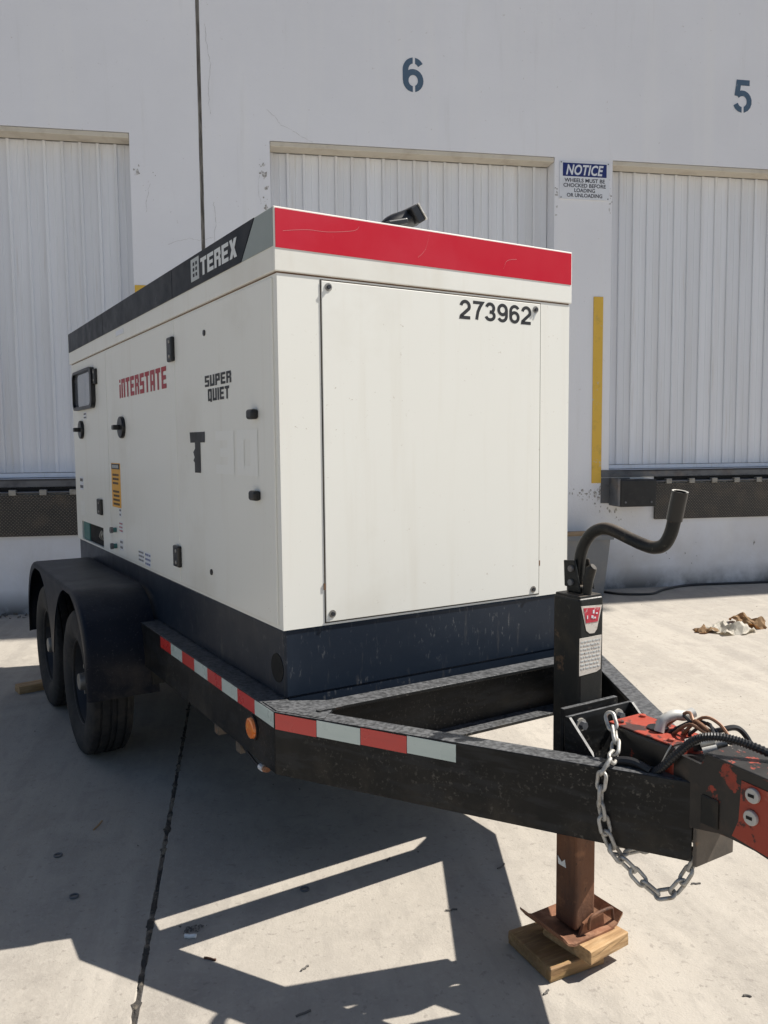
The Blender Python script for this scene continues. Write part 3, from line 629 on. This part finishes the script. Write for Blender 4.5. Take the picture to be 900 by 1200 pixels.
for sx in (0, 1):
    xx = (-.045, .01) if not sx else (W-.01, W+.045)
    for y in (1.36, 2.18, 3.0): box('spring_hanger', 'jack', tr, (xx[0], xx[1], y-.025, y+.025, .392, .482))
    for y in (1.75, 2.61):
        mb = MB(); rr_ = [(y-.36+.72*k/12, .43-.035*math.sin(math.pi*k/12)) for k in range(13)]
        mb.prism([(xx[0]+.004, a, b) for a, b in rr_]+[(xx[0]+.004, a, b-.03) for a, b in rr_[::-1]], (.045, 0, 0)); mb.build('leaf_spring', 'frame', tr)
box('cable_bracket', 'dustplate', tr, (-.055, -.015, .455, .495, .430, .481)); box('cable_bracket', 'dustplate', tr, (-.055, -.02, .245, .285, .430, .481))
wl = MB().tube(smoothpath([(-.04, .27, .455), (-.045, .20, .445), (-.045, .12, .432), (-.045, .06, .440), (-.04, .03, .482)], 6), .005, 6).build('marker_wire', 'hose', tr, True)
MB().cyl((-.045, .10, .435), (-.045, .075, .436), .010, 8).build('connector', 'signwhite', wl); MB().cyl((-.045, .065, .438), (-.044, .042, .445), .010, 8).build('connector', 'rustlight', wl)
# reflective tape
n8 = 8; y_a, y_b = 1.078, -.083
for k in range(n8):
    a = y_a+(y_b-y_a)*k/n8; b = y_a+(y_b-y_a)*(k+1)/n8
    box('reflective_tape', 'tapered' if k % 2 == 0 else 'tapewhite', tr, (-.0752, -.0735, b+.0008, a-.0008, .621, .667))
outw = Vector((-inl[0], -inl[1], 0))
for k in range(4):
    L0, L1 = .002+k*.1435+.0008, .002+(k+1)*.1435-.0008; d3 = Vector((dl.x, dl.y, 0)); o = Vector((*LC, 0))+outw*-.0003
    mb = MB(); mb.prism([o+d3*L0+Vector((0, 0, .619)), o+d3*L1+Vector((0, 0, .617)), o+d3*L1+Vector((0, 0, .665)), o+d3*L0+Vector((0, 0, .667))], outw*.0016)
    mb.build('reflective_tape', 'tapered' if k % 2 == 0 else 'tapewhite', tr)
ml_ = MB().cyl((-.073, .078, .574), (-.080, .078, .574), .041, 28).build('marker_light', 'rubber', tr, True)
mb = MB(); mb.tube([(-.079, .078, .574), (-.087, .078, .574), (-.091, .078, .574)], .034, 24, radii=[.034, .032, .022]); mb.build('lens', 'amber', ml_, True)

# ---------------------------------------------------------------- wheels and fenders
FX0, FX1 = -.323, -.012
tp = [(-.070, .196), (-.090, .215), (-.101, .262), (-.099, .300), (-.092, .325), (-.083, .337), (-.078, .341), (-.060, .3435), (-.0585, .335), (-.0505, .335), (-.049, .3445), (-.018, .345), (-.0165, .336), (-.0085, .336), (-.007, .345)]
tp = tp+[(-a, b) for a, b in tp[::-1]]
tread_idx = {6, 7, 10, 11, 14, 15, 18, 19, 22, 23}
def tmod(i, j): return -.006 if (i in tread_idx and (j+i//3) % 3 == 0) else (-.004 if i in (5, 24) and j % 3 == 0 else 0)
for sx in (0, 1):
    for y in (1.75, 2.61):
        x = -.198 if not sx else W+.198; c = Vector((x, y, .340)); sg_ = -1 if not sx else 1
        w = MB().lathe_x(tp, c, 132, tmod).build('wheel', 'tyre', tr, True)
        rp = [(sg_*.075, .200), (sg_*.080, .212), (sg_*.070, .214), (sg_*.062, .196), (sg_*.020, .186), (sg_*.005, .165), (sg_*.012, .120), (sg_*.034, .098), (sg_*.034, .042), (sg_*.022, .040), (-sg_*.010, .11), (-sg_*.012, .17), (-sg_*.07, .196)]
        MB().lathe_x(rp, c, 40).build('rim', 'rim', w, True)
        MB().cyl(c+Vector((0, 0, 0)), c+Vector((sg_*.085, 0, 0)), .046, 20, .040).bevel(.006).build('hub', 'hub', w, True)
        ln_ = None
        for k in range(6):
            a = k*math.pi/3; q = c+Vector((sg_*.036, .072*math.cos(a), .072*math.sin(a)))
            if ln_ is None: ln_ = MB().cyl(q-Vector((sg_*.004, 0, 0)), q+Vector((sg_*.016, 0, 0)), .011, 6).build('lug_nut', 'hub', w); base = WL[ln_]-q
            else: copy_piece(ln_, w, q+base)
def outline(sh):
    y0 = 1.339+sh; r = .30; pts = [(y0, .354), (y0, .50)]
    for k in range(13): a = R(180-90*k/12); pts.append((y0+r+r*math.cos(a), .507-sh+r*math.sin(a)))
    return pts+[(4.36-a, b) for a, b in pts[::-1]]
for sx in (0, 1):
    fx = lambda v: v if not sx else W-v
    mb = MB()
    ring = lambda x, sh: [(fx(x), a, b) for a, b in outline(sh)]
    secs = [ring(FX0, .022), ring(FX0+.003, .010), ring(FX0+.010, .003), ring(FX0+.022, 0), ring(FX1, 0), ring(FX1, .006), ring(FX0+.022, .006), ring(FX0+.008, .016), ring(FX0+.005, .022)]
    vs = [mb.verts(q) for q in secs]; nn = len(vs[0])
    for a in range(len(vs)):
        p, q = vs[a], vs[(a+1) % len(vs)]
        for k in range(nn-1): mb.bm.faces.new((p[k], p[k+1], q[k+1], q[k]))
    mb.bm.faces.new([v[0] for v in vs]); mb.bm.faces.new([v[-1] for v in vs])
    f = mb.build('fender', 'fender', tr, True)
    # outer skirt hanging between the two wheel arches
    def top(y):
        e = min(y-1.361, 2.999-y)
        return .785 if e >= .30 else (.485+math.sqrt(max(0, .30**2-(.30-e)**2)))
    def bot(y):
        z = .40
        for c in (1.75, 2.61):
            if abs(y-c) < .408: z = max(z, .34+.445*math.sqrt(1-((y-c)/.408)**2))
        return z
    mb = MB(); prev = None
    for k in range(161):
        y = 1.362+1.636*k/160; t_, b_ = top(y)+.002, bot(y); b_ = min(b_, t_-.010)
        cur = mb.verts([(fx(FX0+.0005), y, b_), (fx(FX0+.0005), y, t_), (fx(FX0+.006), y, t_), (fx(FX0+.006), y, b_)])
        if prev:
            for j in range(4): mb.bm.faces.new((prev[j], prev[(j+1) % 4], cur[(j+1) % 4], cur[j]))
        prev = cur
    mb.build('skirt', 'fender', f)

# ---------------------------------------------------------------- jack
JX0, JX1, JY0, JY1 = .557, .648, -.690, -.588
jm = ((JX0+JX1)/2, (JY0+JY1)/2)
jk = box('jack_tube', 'jack', tr, (JX0, JX1, JY0, JY1, .455, 1.034), .007, 3)
box('top_cap', 'jack', jk, (JX0+.004, JX1-.004, JY0+.004, JY1-.004, 1.030, 1.040), .003)
leg = box('jack_leg', 'rust', tr, (JX0+.004, JX1-.010, JY0+.008, JY1-.012, .092, .46), .008, 3)
mb = MB()
mb.prism([(JX0+.012, JY0+.0072, z) for z in (0,)] if False else [(JX0+.0032, JY0+.045, .262), (JX0+.0032, JY0+.075, .262), (JX0+.0032, JY0+.078, .285), (JX0+.0032, JY0+.062, .272), (JX0+.0032, JY0+.05, .284)], (-.0012, 0, 0)); mb.build('paint_mark', 'letterwhite', leg)
# foot plate with turned up edges
mb = MB(); c0 = (jm[0]-.004, jm[1]+.012); hw, hl = .072, .088; s_ = .115
def ft(a, b, z): return (c0[0]+a, c0[1]+b, z)
th = .007
grid = [(-1.0, .034), (-.82, .010), (-.62, 0), (.62, 0), (.82, .010), (1.0, .034)]
for (g0, h0), (g1, h1) in zip(grid[:-1], grid[1:]):
    mb.prism([ft(g0*s_, -hl, .078+h0), ft(g1*s_, -hl, .078+h1), ft(g1*s_, -hl, .078+h1+th), ft(g0*s_, -hl, .078+h0+th)], (0, 2*hl, 0))
fo_ = mb.build('foot_plate', 'rustlight', leg)
MB().tube(smoothpath([(jm[0]-.01, JY0-.012, .10), (jm[0]-.008, JY0-.014, .128), (jm[0]+.015, JY0-.014, .138), (jm[0]+.075, JY0-.012, .136), (jm[0]+.085, JY0-.010, .12), (jm[0]+.09, JY0-.008, .095)], 6), .0042, 8).build('foot_pin', 'rust', leg, True)
mb = MB(); mb.prism([(jm[0]-.035, JY0-.004, .085), (jm[0]+.06, JY0-.004, .085), (jm[0]+.055, JY0-.004, .125), (jm[0]+.015, JY0-.004, .13), (jm[0]-.02, JY0-.004, .115)], (0, .008, 0)); mb.build('foot_lug', 'rustlight', leg)
# stickers on the jack
mb = MB(); mb.prism([(.562, JY0, 1.014), (.640, JY0, 1.010), (.622, JY0, .945), (.612, JY0, .935), (.594, JY0, .936), (.582, JY0, .945)], (0, -.001, 0)); st = mb.build('jack_sticker', 'labelpaper', jk)
mb = MB(); mb.prism([(.570, JY0-.001, 1.008), (.633, JY0-.001, 1.004), (.624, JY0-.001, .966), (.580, JY0-.001, .966)], (0, -.0008, 0)); mb.build('red_print', 'labelred', st)
mb = MB(); rr = random.Random(5)
for k in range(7): x = .582+rr.random()*.036; z = .972+rr.random()*.024; mb.box(x, x+rr.uniform(.002, .007), JY0-.0024-k*.0001, JY0-.0017, z, z+rr.uniform(.003, .010))
mb.build('print', 'signwhite', st)
mb = MB(); mb.prism([(.5572, JY0, .926), (.640, JY0, .927), (.637, JY0, .832), (.622, JY0, .826), (.5572, JY0, .823)], (0, -.001, 0)); st = mb.build('instruction_sticker', 'labelpaper', jk)
mb = MB(); rr = random.Random(11)
for k in range(8):
    z = .916-k*.0105; x = .562
    while x < .632: ww = rr.uniform(.004, .014); mb.box(x, min(x+ww, .635), JY0-.0018, JY0-.0009, z-.002, z+.0015); x += ww+.004
mb.build('print', 'lettergrey', st)
# crank handle
CX = .612
ck = MB().tube(smoothpath([(CX, -.634, 1.036), (CX, -.631, 1.10), (CX, -.640, 1.155), (CX, -.664, 1.195), (CX, -.697, 1.218), (CX, -.740, 1.224), (CX, -.816, 1.204), (CX, -.850, 1.195), (CX, -.888, 1.190), (CX, -.918, 1.200), (CX, -.937, 1.228), (CX, -.948, 1.265), (CX, -.955, 1.298), (CX, -.963, 1.331)], 7), .0165, 20, cap=False).build('crank_handle', 'jack', tr, True)
MB().tube([(CX, -.9475, 1.263), (CX, -.955, 1.298), (CX, -.9635, 1.334)], .0195, 20, cap=False).build('grip_sleeve', 'plastic', ck, True)
MB().tube([(CX, -.9636, 1.3345), (CX, -.9634, 1.3335)], .0205, 20, cap=False, radii=[.0197, .0150]).build('pipe_end', 'galv', ck)
MB().tube([(CX, -.9625, 1.329), (CX, -.960, 1.318)], .0155, 16).build('pipe_bore', 'dark', ck)
for dx in (-.026, .026):
    mb = MB(); mb.prism([(CX+dx-.003, -.664, 1.050), (CX+dx-.003, -.604, 1.056), (CX+dx-.003, -.600, 1.128), (CX+dx-.003, -.642, 1.132)], (.006, 0, 0)); mb.bevel(.002); mb.build('clevis', 'jack', ck)
box('socket', 'jack', ck, (CX-.022, CX+.022, -.660, -.604, 1.038, 1.062), .006)
MB().tube([(CX-.012, -.674, 1.036), (CX-.010, -.676, 1.080), (CX-.006, -.682, 1.110), (CX-.004, -.690, 1.118)], .011, 12, radii=[.011, .014, .015, .010]).build('latch_lever', 'jack', ck, True)
for z in (1.108, 1.070): MB().cyl((CX-.036, -.632, z), (CX-.020, -.632, z), .009, 8).build('pivot_bolt', 'steelgrey', ck)
# jack bracket and tongue plates
box('jack_plate', 'frame', tr, (.487, .690, -.706, -.692, .62, .749), .002)
box('bracket_plate', 'frame', tr, (.472, .706, -.738, -.729, .50, .740), .002)
for x, e in ((.468, 0), (.702, 0)):
    mb = MB(); mb.prism([(x, -.730, .740), (x, -.745, .740), (x, -.86, .640), (x, -.86, .60), (x, -.730, .60)], (.008, 0, 0)); mb.build('bracket_gusset', 'frame', tr)
for x in (.515, .655):
    MB().cyl((x, -.737, .712), (x, -.744, .712), .017, 16).build('washer', 'galv', tr); MB().cyl((x, -.743, .712), (x, -.757, .712), .011, 6).build('bolt', 'steelgrey', tr)

# ---------------------------------------------------------------- coupler (surge brake actuator)
cp = box('coupler_housing', 'coupler', tr, (.530, .650, -1.030, -.822, .560, .737), .008, 3)
mb = MB(); mb.box(.532, .648, -1.02, -.8215, .7375, .7415).bevel(.002); mb.build('top_plate', 'couplerorange', cp, True)
MB().cyl((.592, -.925, .740), (.592, -.925, .7455), .025, 20).build('filler_cap', 'plastic', cp, True)
for x, y in ((.550, -.845), (.632, -.845), (.552, -1.0), (.632, -.985)): MB().cyl((x, y, .740), (x, y, .7475), .0085, 12).bevel(.002).build('rivet', 'couplerred', cp)
mb = MB()   # channel that carries on to the front, with the drawn-down nose
for xa, xb in ((.530, .538), (.642, .650)):
    mb.prism([(xa, -1.026, .727), (xa, -1.10, .722), (xa, -1.115, .748), (xa, -1.50, .728), (xa, -1.50, .52), (xa, -1.40, .55), (xa, -1.24, .578), (xa, -1.16, .582), (xa, -1.06, .56), (xa, -1.026, .56)], (xb-xa, 0, 0))
mb.build('side_plate', 'coupler', cp)
mb = MB(); mb.prism([(.529, -1.113, .7475), (.529, -1.50, .7275), (.529, -1.50, .7335), (.529, -1.113, .7535)], (.122, 0, 0)); mb.bevel(.002); mb.build('front_plate', 'couplerworn', cp)
box('slide_tube', 'coupler', cp, (.545, .635, -1.45, -1.02, .60, .715), .004)
box('slide_block', 'jack', cp, (.5255, .5305, -1.150, -1.105, .588, .655), .002)
mb = MB(); mb.prism([(.5298, -1.205, .722), (.5298, -1.30, .717), (.5298, -1.45, .60), (.5298, -1.30, .575), (.5298, -1.185, .590), (.5298, -1.200, .63)], (-.002, 0, 0)); mb.build('red_patch', 'couplerorange', cp)
for z, y in ((.700, -1.235), (.650, -1.232)):
    b = MB().cyl((.529, y, z), (.519, y, z), .0165, 20).bevel(.003).build('bolt_head', 'silver', cp, True)
    mb = MB(); mb.box(.5180, .5192, y-.006, y+.008, z-.003, z+.004); mb.build('head_mark', 'dark', b)
box('end_plate', 'dustplate', tr, (.5325, .668, -1.092, -1.081, .473, .570), .002)
mb = MB(); mb.prism([(.534, -1.083, .575), (.652, -1.083, .575), (.632, -1.25, .572), (.552, -1.25, .572)], (0, 0, .006)); mb.build('bottom_plate', 'rust', tr)
# pintle eye beyond the frame
mb = MB(); mb.tube([(.59+.055*math.cos(2*math.pi*k/24), -1.58+.055*math.sin(2*math.pi*k/24), .62) for k in range(24)], .018, 10, closed=True); mb.build('tow_eye', 'coupler', cp, True)
box('eye_shank', 'coupler', cp, (.565, .615, -1.53, -1.44, .60, .645), .004)
# hose, wiring and lever on top of the coupler
hp = smoothpath([(.508, -.985, .668), (.512, -1.01, .690), (.520, -1.05, .738), (.528, -1.085, .775), (.545, -1.12, .790), (.570, -1.155, .788), (.600, -1.19, .775), (.64, -1.24, .752), (.67, -1.30, .742)], 14)
MB().tube(hp, .010, 10, radii=[.0105 if k % 2 else .0082 for k in range(len(hp))]).build('corrugated_hose', 'hose', cp)
for k in range(7):
    a = random.Random(k); y0 = -.955-.012*k
    MB().tube(smoothpath([(.60+a.uniform(-.02, .03), y0+.03, .742), (.615+a.uniform(-.02, .03), y0-.01, .772+a.uniform(-.01, .025)), (.632+a.uniform(-.02, .02), y0-.045, .768+a.uniform(-.01, .02)), (.64, y0-.09, .748)], 5), .0042, 7).build('wire', 'copper' if k % 3 else 'hose', cp, True)
MB().tube(smoothpath([(.575, -.945, .742), (.588, -.945, .768), (.615, -.955, .780), (.645, -.965, .776), (.668, -.972, .782)], 6), .013, 10, radii=None).build('breakaway_lever', 'silver', cp, True)
for q in ((.56, -1.035, .745), (.585, -1.055, .745), (.605, -1.075, .742), (.57, -1.075, .735)):
    MB().cyl(q, (q[0]+.022, q[1]-.022, q[2]+.010), .0095, 10).build('brake_fitting', 'silver' if q[0] < .6 else 'hub', cp, True)
MB().tube(smoothpath([(.528, -1.02, .742), (.520, -1.015, .725), (.515, -1.0, .69), (.512, -.98, .662)], 5), .0022, 6).build('cable', 'galv', cp, True)
MB().tube(smoothpath([(.645, -1.02, .745), (.665, -1.05, .760), (.70, -1.07, .765), (.715, -1.09, .742), (.72, -1.11, .70)], 6), .007, 8).build('cable', 'hose', cp, True)
MB().tube(smoothpath([(.44, -.86, .648), (.465, -.90, .676), (.49, -.94, .682), (.50, -.985, .672)], 6), .011, 9).build('cable', 'hose', cp, True)
rl = Vector((W-.37, -.765, .64)); dr = Vector((dl.x*-1, dl.y, 0))
q0 = Vector((RC[0], RC[1], 0))+dr*.55+Vector((inr[0], inr[1], 0))*.0085
mb = MB(); mb.prism([q0+Vector((0, 0, .60)), q0+dr*.10+Vector((0, 0, .60)), q0+dr*.10+Vector((0, 0, .648)), q0+Vector((0, 0, .648))], Vector((inr[0], inr[1], 0))*.002); mb.build('serial_plate', 'lettergrey', tr)

# ---------------------------------------------------------------- safety chain
def F(s, out, z): p = Vector((*LC, 0))+(Vector((*LE, 0))-Vector((*LC, 0)))*s+outw*out; p.z = z; return p
path = smoothpath([(.514, -.846, .752), (.506, -.865, .728), (.488, -.885, .706), (.468, -.900, .692), F(.838, -.012, .688), F(.826, .010, .664), F(.822, .013, .60), F(.828, .013, .55), F(.838, .014, .505), F(.855, .010, .468), F(.880, .004, .440), F(.91, .0, .405), F(.940, -.004, .384), F(.968, -.010, .398), F(.990, -.015, .44), F(1.005, -.02, .480)], 12)
def link_mesh():
    L2, r, wr = .0112, .0116, .0047; pts = []
    for k in range(9): a = R(-90+180*k/8); pts.append((r*math.sin(a) if False else L2+r*math.cos(a), r*math.sin(a), 0))
    for k in range(9): a = R(90+180*k/8); pts.append((-L2+r*math.cos(a), r*math.sin(a), 0))
    mb = MB(); mb.tube(pts, wr, 8, closed=True); bmesh.ops.recalc_face_normals(mb.bm, faces=mb.bm.faces)
    me = bpy.data.meshes.new('chain_link'); mb.bm.to_mesh(me); mb.bm.free()
    for p in me.polygons: p.use_smooth = True
    me.materials.append(MT['galv']); return me
lm_ = link_mesh()
chain = empty('safety_chain', path[0]); chain.parent = tr; chain.location = path[0]-WL[tr]; WL[chain] = path[0]
def lay(path, pitch=.0362):
    acc, nxt, k = 0., 0., 0
    for i in range(len(path)-1):
        seg = (path[i+1]-path[i]).length
        while nxt <= acc+seg:
            p = path[i].lerp(path[i+1], (nxt-acc)/seg); t = (path[i+1]-path[i]).normalized()
            q = t.to_track_quat('X', 'Z') @ Quaternion((1, 0, 0), R((90 if k % 2 else 0)+40+random.uniform(-14, 14)))
            o = bpy.data.objects.new('chain_link', lm_); col.objects.link(o); o.parent = chain; o.location = p-WL[chain]; o.rotation_mode = 'QUATERNION'; o.rotation_quaternion = q
            nxt += pitch; k += 1
        acc += seg
lay(path)
lay(smoothpath([F(.855, -.02, .462), F(.88, -.03, .462), F(.905, -.05, .47), F(.92, -.075, .478)], 10))
MB().tube(smoothpath([F(1.0, -.06, .475), F(1.01, -.045, .465), F(1.02, -.03, .475), F(1.01, -.05, .488)], 6), .006, 8).build('shackle', 'galv', tr, True)

# ================================================================== LOOSE THINGS
def board(name, m, c, lx, ly, z0, h, rz, label):
    mb = MB().box(-lx/2, lx/2, -ly/2, ly/2, 0, h)
    bmesh.ops.subdivide_edges(mb.bm, edges=mb.bm.edges[:], cuts=3, use_grid_fill=True)
    for v in mb.bm.verts: v.co += Vector((random.uniform(-.0014, .0014), random.uniform(-.0014, .0014), random.uniform(-.0006, .0006)))
    mb.bevel(.0025, 1); o = mb.build(name, m, None); o.location = (c[0], c[1], z0); o.rotation_euler.z = rz
    return tag(o, label, 'wood block')
board('wood_block', 'wooddark', (.545, -.620), .185, .20, 0, .040, R(-13), 'dark brown wood board flat on concrete under the other jack block').rotation_euler.z = R(-6)
board('wood_block', 'wood', (.618, -.664), .160, .175, .039, .039, R(4), 'pale wood block topmost under the rusty jack foot')
board('wheel_chock', 'wood', (-.33, 2.95), .17, .09, 0, .045, R(8), 'small wood scrap wedged behind the trailer tyre')
# bin
bn = empty('waste_bin', W2(3.06, -.29), -PSI, local=True); tag(bn, 'grey plastic bin standing against the white wall', 'bin')
mb = MB(); mb.rings([[(x*a, y*b, z) for x, y in ((-1, -1), (1, -1), (1, 1), (-1, 1))] for a, b, z in ((.185, .16, 0), (.235, .20, .585), (.215, .18, .585), (.205, .17, .35))]); mb.bevel(.006).build('bin_body', 'bin', bn, True)
mb = MB(); mb.rings([[(x*a, y*b, z) for x, y in ((-1, -1), (1, -1), (1, 1), (-1, 1))] for a, b, z in ((.238, .203, .56), (.255, .22, .56), (.255, .22, .60), (.238, .203, .60))], closed=True); mb.build('rim', 'bin', bn)
box('rubbish', 'card', bn, (-.18, .12, -.13, .12, .36, .612), .03)
# cable along the wall
cb = [W2(3.30, -.06, .011), W2(3.36, -.16, .011), W2(3.46, -.32, .011), W2(3.62, -.39, .011), W2(3.79, -.38, .011), W2(4.0, -.21, .011), W2(4.34, -.05, .012), W2(4.8, -.04, .012), W2(5.3, -.06, .012), W2(6.5, -.05, .012)]
tag(MB().tube(smoothpath(cb, 8), .012, 8).build('power_cable', 'hose', None, True), 'black cable lying along the foot of the wall', 'cable')
def crumple(name, m, c, sx, sy, h, rz, seed, label, cat):
    rr = random.Random(seed); mb = MB(); n = 12; vs = []
    ph = [rr.uniform(0, 6.28) for _ in range(8)]
    for i in range(n+1):
        row = []
        for j in range(n+1):
            a, b = i/n*2-1, j/n*2-1
            z = h*(.5+.3*math.sin(4*a+ph[0]+2*b)+.3*math.sin(5*b+ph[1]-a*3)+.15*math.sin(9*a+ph[2]))*(1-.35*(a*a+b*b))+rr.uniform(-.12, .12)*h
            row.append(mb.bm.verts.new((sx*(a+.10*math.sin(5*b+ph[3]))+rr.uniform(-.06, .06)*sx, sy*(b+.14*math.sin(4*a+ph[4]))+rr.uniform(-.06, .06)*sy, max(.002, z))))
        vs.append(row)
    for i in range(n):
        for j in range(n): mb.bm.faces.new((vs[i][j], vs[i+1][j], vs[i+1][j+1], vs[i][j+1]))
    g = bmesh.ops.solidify(mb.bm, geom=mb.bm.faces[:], thickness=.003)
    o = mb.build(name, m, None); o.location = (c.x, c.y, 0); o.rotation_euler.z = rz; return tag(o, label, cat)
crumple('paper_wrapper', 'paper', W2(3.60, -1.93), .17, .12, .085, .2-PSI, 3, 'crumpled cream paper in the litter pile on sunlit concrete', 'litter')
crumple('paper_wrapper', 'card', W2(3.86, -1.76), .15, .11, .085, .9, 5, 'brown torn cardboard beside crumpled cream paper', 'litter')
crumple('paper_wrapper', 'card', W2(3.40, -1.90), .085, .06, .05, -.3, 8, 'small brown cardboard scrap at the end of the paper litter', 'litter')
# small litter on the slab
def ring_thing(p, r, label):
    mb = MB(); mb.tube([(p[0]+r*math.cos(2*math.pi*k/14), p[1]+r*math.sin(2*math.pi*k/14), .0035) for k in range(14)], .0032, 6, closed=True)
    return tag(mb.build('metal_ring', 'steelgrey', None, True), label, 'ring', 'small rings dropped on the concrete')
for p in ((-.56, .741), (-.564, .430), (.087, .066)): ring_thing(p, .013, 'small dark ring lying on the shaded concrete')
def twig(p, ang, ln, r, m, label, nm='twig', cat='twig', group=None):
    d = Vector((math.cos(ang), math.sin(ang), 0)); P = [Vector((*p, r*.9))+d*ln*(k/4-.5)+Vector((random.uniform(-.003, .003), random.uniform(-.003, .003), 0)) for k in range(5)]
    return tag(MB().tube(P, r, 6).build(nm, m, None, True), label, cat, group)
twig((-.387, .903), .9, .075, .003, 'card', 'thin dry twig lying on concrete near the slab joint')
twig((-.315, .013), -.6, .040, .006, 'letterwhite', 'pale cigarette stub beside dark crumbs by the slab joint', 'cigarette_stub', 'litter')
twig((-.301, -.12), -.9, .035, .0035, 'rust', 'short brown stick in the sunlit triangle of concrete', 'stick', 'twig')
for i, (p, a) in enumerate([((.42, .083), .5), ((.423, -.286), -.4), ((.725, -.166), .3), ((.844, -1.023), -.9), ((1.195, -.594), -.5), ((-.171, -.461), .1), ((.407, -.732), .3), ((-.09, -.30), .4)]):
    twig(p, a, .022+.01*(i % 3), .0028, 'stone', 'tiny dark splinter lying on the concrete', 'splinter', 'twig', 'tiny splinters scattered on the concrete')
def crumbs(p, n, spread, seed, label, zs=.006):
    rr = random.Random(seed); mb = MB()
    for k in range(n):
        q = Vector((p[0]+rr.gauss(0, spread), p[1]+rr.gauss(0, spread*.6), 0)); s_ = rr.uniform(.4, 1)*zs
        v = [q+Vector((rr.uniform(-1, 1)*s_, rr.uniform(-1, 1)*s_, rr.random()*s_*1.2)) for _ in range(6)]
        vs = mb.verts(v); bmesh.ops.convex_hull(mb.bm, input=vs)
    bad = [v for v in mb.bm.verts if not v.link_faces]; bmesh.ops.delete(mb.bm, geom=bad, context='VERTS')
    return tag(mb.build('crumbs', 'stone', None), label, 'crumbs', kind='stuff')
crumbs((-.295, .052), 40, .018, 2, 'dark crumbs of filler beside the slab joint')
rr = random.Random(21); pts = [W2(rr.uniform(-1.2, 6), rr.uniform(-5, -.1)) for _ in range(110)]
mb = MB()
for q in pts:
    s_ = rr.uniform(.002, .0065); vs = mb.verts([q+Vector((rr.uniform(-1, 1)*s_, rr.uniform(-1, 1)*s_, rr.random()*s_)) for _ in range(6)]); bmesh.ops.convex_hull(mb.bm, input=vs)
bmesh.ops.delete(mb.bm, geom=[v for v in mb.bm.verts if not v.link_faces], context='VERTS')
tag(mb.build('grit', 'stone', None), 'fine dark grit strewn over the concrete yard', 'grit', kind='stuff')
mb = MB()
for k in range(260):   # leaf litter blown against the wall foot
    q = W2(rr.uniform(-4, -.8), -abs(rr.gauss(0, .10))-.02); s_ = rr.uniform(.008, .022); vs = mb.verts([q+Vector((rr.uniform(-1, 1)*s_, rr.uniform(-1, 1)*s_, rr.random()*s_*1.6)) for _ in range(6)]); bmesh.ops.convex_hull(mb.bm, input=vs)
bmesh.ops.delete(mb.bm, geom=[v for v in mb.bm.verts if not v.link_faces], context='VERTS')
tag(mb.build('leaf_litter', 'stone', None), 'dark leaf litter gathered against the foot of the wall', 'leaf litter', kind='stuff')
